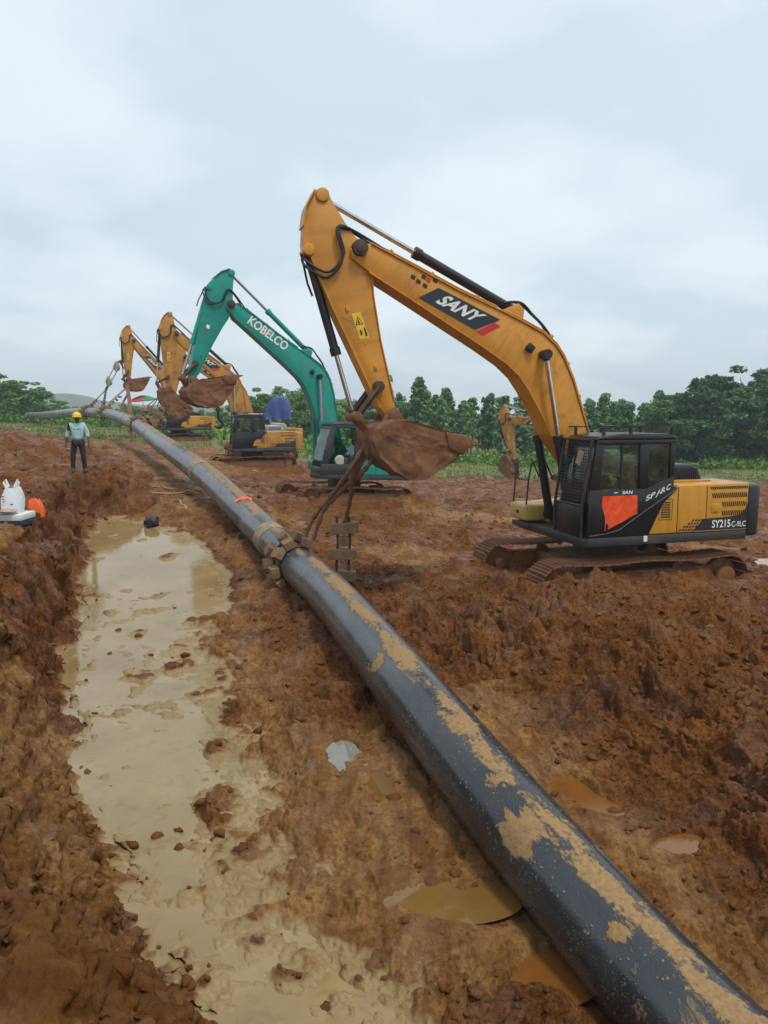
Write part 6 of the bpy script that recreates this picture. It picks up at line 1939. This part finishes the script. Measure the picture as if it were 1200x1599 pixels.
def tree_variant(kind, seed):
    """crown and trunk meshes of a tree about 1 unit tall x scale; built at 8 m"""
    rng = np.random.default_rng(seed); H = 8.0
    tk = MB(); cs = []; rs = []
    if kind == 'broad':
        top = Vector((rng.normal() * .3, rng.normal() * .3, H * .55))
        tk.tube([(0, 0, -.3), (.05, .02, H * .2), top * .7, top], [.22, .18, .14, .08], 8)
        nb = 17
        for i in range(nb):
            w = 2 * PI * i / nb * 2.4 + rng.uniform(0, .8); rr = rng.uniform(.5, 2.6) ** 1; z = rng.uniform(.12, .95) * H
            rr *= math.sqrt(max(.12, 1 - ((z / H - .55) / .48) ** 2))
            c = np.array([rr * math.cos(w), rr * math.sin(w), z])
            tk.tube([top * rng.uniform(.35, .8), (c[0] * .6, c[1] * .6, z * .88), tuple(c)], [.07, .045, .015], 6)
            for q in range(3):
                cs.append(c + rng.normal(size=3) * .45); rs.append(np.array([rng.uniform(.55, 1.0), rng.uniform(.55, 1.0), rng.uniform(.4, .75)]))
        crown = leaf_cloud('crown', cs, rs, 110, .22, rng)
    elif kind == 'teak':
        tk.tube([(0, 0, -.3), (.06, 0, H * .3), (-.03, .05, H * .65), (.02, 0, H * .97)], [.11, .09, .06, .015], 7)
        nb = 26
        for i in range(nb):
            t = .16 + .82 * i / nb; z = t * H; w = i * 2.4 + rng.uniform(-.4, .4)
            rr = (1.45 * (1 - t) ** .7 + .18) * rng.uniform(.55, 1.15)
            c = np.array([rr * math.cos(w), rr * math.sin(w), z + .35 * rr])
            tk.tube([(0, 0, z), tuple(c)], [.03, .01], 5)
            for q in range(2):
                f = .45 + .55 * q
                cs.append(np.array([c[0] * f, c[1] * f, z + .35 * rr * f])); rs.append(np.array([.40, .40, .34]) * rng.uniform(.8, 1.25))
        crown = leaf_cloud('crown', cs, rs, 46, .29, rng, .5, 1.6)
    else:                                                 # tall open tree
        top = Vector((rng.normal() * .5, rng.normal() * .5, H * .62))
        tk.tube([(0, 0, -.3), (.1, .0, H * .3), top * .8, top], [.20, .16, .12, .07], 8)
        for i in range(9):
            w = i * 2.4; rr = rng.uniform(.6, 2.4); z = rng.uniform(.5, .98) * H
            c = np.array([rr * math.cos(w), rr * math.sin(w), z])
            tk.tube([top * rng.uniform(.6, 1), (c[0] * .7, c[1] * .7, z * .93), tuple(c)], [.06, .035, .012], 5)
            for q in range(3):
                cs.append(c + rng.normal(size=3) * .5); rs.append(np.array([.75, .75, .36]) * rng.uniform(.7, 1.2))
        for i in range(10):
            w = i * 2.1; cs.append(np.array([1.2 * math.cos(w), 1.2 * math.sin(w), rng.uniform(.08, .45) * H])); rs.append(np.array([.9, .9, .6]))
        crown = leaf_cloud('crown', cs, rs, 70, .26, rng)
    return crown, tk.mesh('trunk')
VAR = {}
for kind, n in (('broad', 4), ('teak', 4), ('open', 2)):
    for i in range(n): VAR[kind, i] = tree_variant(kind, 100 + 17 * i + len(kind))
_crown_mats = {}
def tree(x, y, h, kind, i, leaf, label, group, wide=1.0, cat='tree', name=None, z=None):
    cm, tm_ = VAR[kind, i]
    key = (kind, i, leaf)
    if key not in _crown_mats:
        c2 = cm.copy(); c2.materials.clear(); c2.materials.append(MATS[leaf]); _crown_mats[key] = c2
    if not tm_.materials: tm_.materials.append(MATS['bark'])
    z = gz(x, y) if z is None else z
    r_ = empty(name or {'broad': 'broadleaf_tree', 'teak': 'young_teak_tree', 'open': 'open_crowned_tree'}[kind], (x, y, z - .1), random.uniform(0, 6.28))
    s = h / 8.0; r_.scale = (s * wide, s * wide, s)
    tag(r_, label, cat, group)
    link('crown', _crown_mats[key], r_); link('trunk', tm_, r_)
    return r_
def ux(u, y): return (u - 600) / 1155.0 * y * 1.0
rnd = random.Random(21)
# dark wood on the right
for row, (yy, du) in enumerate(((78, 40), (86, 36), (95, 34))):
    u = 1030 + row * 11
    while u < 1330:
        y = yy + rnd.uniform(-2, 2)
        vt = 603 + rnd.uniform(-10, 18) + (12 if u < 1060 else 0) - (8 if u > 1120 else 0)
        kd = 'open' if rnd.random() < .3 else 'broad'
        tree(ux(u, y), y, 5 + (648 - vt) / 1155 * y + rnd.uniform(-.3, .6), kd, rnd.randrange(2 if kd == 'open' else 4), 'leaf_dark', 'dark green broadleaf tree of the dense wood behind the nearest excavator\'s tail', 'trees of the dark wood', rnd.uniform(1.0, 1.45))
        u += du * rnd.uniform(.8, 1.25)
# teak saplings in the middle
u = 604
while u < 1040:
    for yy in (84, 92):
        y = yy + rnd.uniform(-2.5, 2.5)
        vt = 630 + rnd.choice((-30, -18, -8, 0, 10, 20)) + rnd.uniform(-5, 5)
        tree(ux(u + rnd.uniform(-8, 8), y), y, 5 + (648 - vt) / 1155 * y, 'teak', rnd.randrange(4), 'leaf_teak', 'slim young teak tree in the row beyond the grass field', 'young teak trees', 1.05)
    u += rnd.uniform(14, 30)
u = 590
while u < 1050:
    y = 118 + rnd.uniform(-6, 6)
    tree(ux(u, y), y, 5 + (648 - 652 + rnd.uniform(-8, 16)) / 1155 * y, 'broad', rnd.randrange(4), 'leaf_mid', 'bushy tree filling the gaps behind the young teak row', 'trees behind the teak row', 1.5)
    u += rnd.uniform(22, 36)
# behind the teal machine and the black cab
for (u, y, vt, kd) in [(398, 74, 612, 'open'), (425, 80, 606, 'broad'), (452, 76, 614, 'open'), (478, 80, 608, 'broad'), (500, 74, 622, 'broad'), (372, 84, 628, 'broad'), (345, 86, 634, 'broad'), (520, 84, 612, 'broad'), (548, 88, 625, 'broad'), (575, 84, 628, 'broad'), (410, 90, 616, 'broad'), (465, 92, 612, 'broad'), (325, 92, 640, 'broad'), (600, 90, 632, 'broad')]:
    x = ux(u, y); z = gz(x, y)
    tree(x, y, 4 - z + (648 - vt) / 1155 * y, kd, rnd.randrange(2 if kd == 'open' else 4), 'leaf_mid', 'leafy green tree in the belt behind the middle excavators', 'trees behind the middle excavators', 1.1)
# far left
for (u, y, vt, kd, i) in [(36, 95, 594, 'open', 0), (60, 98, 602, 'open', 1), (8, 92, 588, 'open', 1), (-20, 92, 590, 'broad', 1), (20, 104, 606, 'broad', 2), (48, 108, 608, 'broad', 0), (78, 108, 614, 'broad', 3), (-5, 108, 604, 'broad', 1), (-45, 96, 596, 'broad', 2)]:
    x = ux(u, y); z = gz(x, y)
    tree(x, y, 4 - z + (648 - vt) / 1155 * y, kd, i, 'leaf_mid', 'spreading green tree at the left edge beyond the pipe', 'trees at the left edge', 1.7 if kd == 'broad' else 1.5)
for (u, y, vt) in [(95, 118, 632), (110, 124, 634), (128, 120, 634), (150, 128, 633), (172, 122, 636), (190, 130, 632), (212, 124, 634), (232, 128, 635), (254, 132, 638), (276, 126, 637), (300, 134, 640), (322, 128, 640)]:
    x = ux(u, y); z = gz(x, y)
    tree(x, y, max(2.2, 4 - z + (648 - vt) / 1155 * y), 'broad', rnd.randrange(4), 'leaf_mid', 'low hedge tree on the skyline beyond the pipe crest', 'low trees on the skyline', 1.9)

def scatter_leaves(name, pts, hs, per, size, rng, mat, label, spread=.5):
    cs = []; rs = []
    for (x, y, z), h in zip(pts, hs):
        cs.append((x, y, z + h * .45)); rs.append((spread, spread, h * .5))
    me = leaf_cloud(name, cs, rs, per, size, rng, .2, 1.8)
    o = link(name, me, None, MATS[mat]); tag(o, label, 'undergrowth', kind='stuff')
rg = np.random.default_rng(5)
n = 480
y = rg.uniform(71, 82, n); u = rg.uniform(600, 1300, n); x = (u - 600) / 1155 * y
z = ground(x, y)[0]; h = rg.uniform(.3, 1.1, n) * (1 + .6 * (y > 77))
scatter_leaves('undergrowth', np.stack([x, y, z], -1), h, 26, .26, rg, 'leaf_bright', 'bright green undergrowth along the foot of the trees', .7)
n = 260
y = rg.uniform(60, 100, n); u = rg.uniform(250, 600, n); x = (u - 600) / 1155 * y
z = ground(x, y)[0]; h = rg.uniform(.5, 1.9, n)
scatter_leaves('undergrowth', np.stack([x, y, z], -1), h, 26, .3, rg, 'leaf_mid', 'green scrub behind the middle excavators', .8)
n = 240
y = rg.uniform(84, 100, n); u = rg.uniform(-60, 330, n); x = (u - 600) / 1155 * y
z = ground(x, y)[0]; h = rg.uniform(.5, 1.5, n)
scatter_leaves('undergrowth', np.stack([x, y, z], -1), h, 26, .32, rg, 'leaf_bright', 'bright green scrub along the left skyline', .9)
# grass tufts on the field
def grass():
    rg = np.random.default_rng(9); n = 26000
    y = rg.uniform(38, 84, n); u = rg.uniform(-40, 1300, n); x = (u - 600) / 1155 * y
    z, sl, sa, gr, cl = ground(x, y)
    ok = rg.uniform(size=n) < gr * .95
    x, y, z = x[ok], y[ok], z[ok]; n = len(x)
    a = rg.uniform(0, 2 * PI, n); h = rg.uniform(.08, .28, n); w = rg.uniform(.03, .08, n)
    lx, ly = rg.normal(size=n) * .1, rg.normal(size=n) * .1
    V = np.stack([np.stack([x - np.cos(a) * w, y - np.sin(a) * w, z - .02], -1), np.stack([x + np.cos(a) * w, y + np.sin(a) * w, z - .02], -1), np.stack([x + lx, y + ly, z + h], -1)], 1).reshape(-1, 3)
    me = bpy.data.meshes.new('grass'); me.vertices.add(n * 3); me.vertices.foreach_set('co', V.astype(np.float32).ravel())
    me.loops.add(n * 3); me.loops.foreach_set('vertex_index', np.arange(n * 3, dtype=np.int32)); me.polygons.add(n); me.polygons.foreach_set('loop_start', (np.arange(n) * 3).astype(np.int32))
    me.update(calc_edges=True)
    o = link('grass', me, None, MATS['leaf_grass']); tag(o, 'short rough grass of the field beyond the mud', 'grass', kind='stuff')
grass()
# distant hill
def hill():
    nx, ny = 60, 12; vs = []
    for i in range(nx):
        for j in range(ny):
            u, v = i / (nx - 1), j / (ny - 1)
            x = -1000 + 1500 * u; y = 720 + 420 * v
            h = (30 * math.exp(-((x + 430) / 90) ** 2) + 17 * math.exp(-((x + 250) / 130) ** 2) + 20 * math.exp(-((x + 700) / 160) ** 2) + 8 * math.exp(-((x - 50) / 200) ** 2)) * math.sin(PI * v) ** .8
            vs.append((x, y, h - 2 + 2.2 * math.sin(x * .11) * math.sin(PI * v)))
    o = MB().add(vs, [(i * ny + j, (i + 1) * ny + j, (i + 1) * ny + j + 1, i * ny + j + 1) for i in range(nx - 1) for j in range(ny - 1)]).build('hill', MATS['hill_green'])
    tag(o, kind='structure')
plain('hill_green', (.04, .075, .03), .9, var=.4, scale=.05)
hill()

# ------------------------------------------------------------------ haze
def haze():
    m = bpy.data.materials.new('haze'); m.use_nodes = True; t = m.node_tree
    for n in list(t.nodes): t.nodes.remove(n)
    o = t.nodes.new('ShaderNodeOutputMaterial'); v = t.nodes.new('ShaderNodeVolumePrincipled')
    v.inputs['Color'].default_value = (.88, .94, 1.0, 1); v.inputs['Density'].default_value = HAZE; v.inputs['Anisotropy'].default_value = .0
    t.links.new(v.outputs[0], o.inputs['Volume'])
    b = MB().bb((-1300, -60, -6), (1300, 1200, 48)).build('haze', m, smooth=0)
    tag(b, 'thin pale haze in the air over the whole site', 'haze', kind='stuff')
HAZE = .0007
haze()
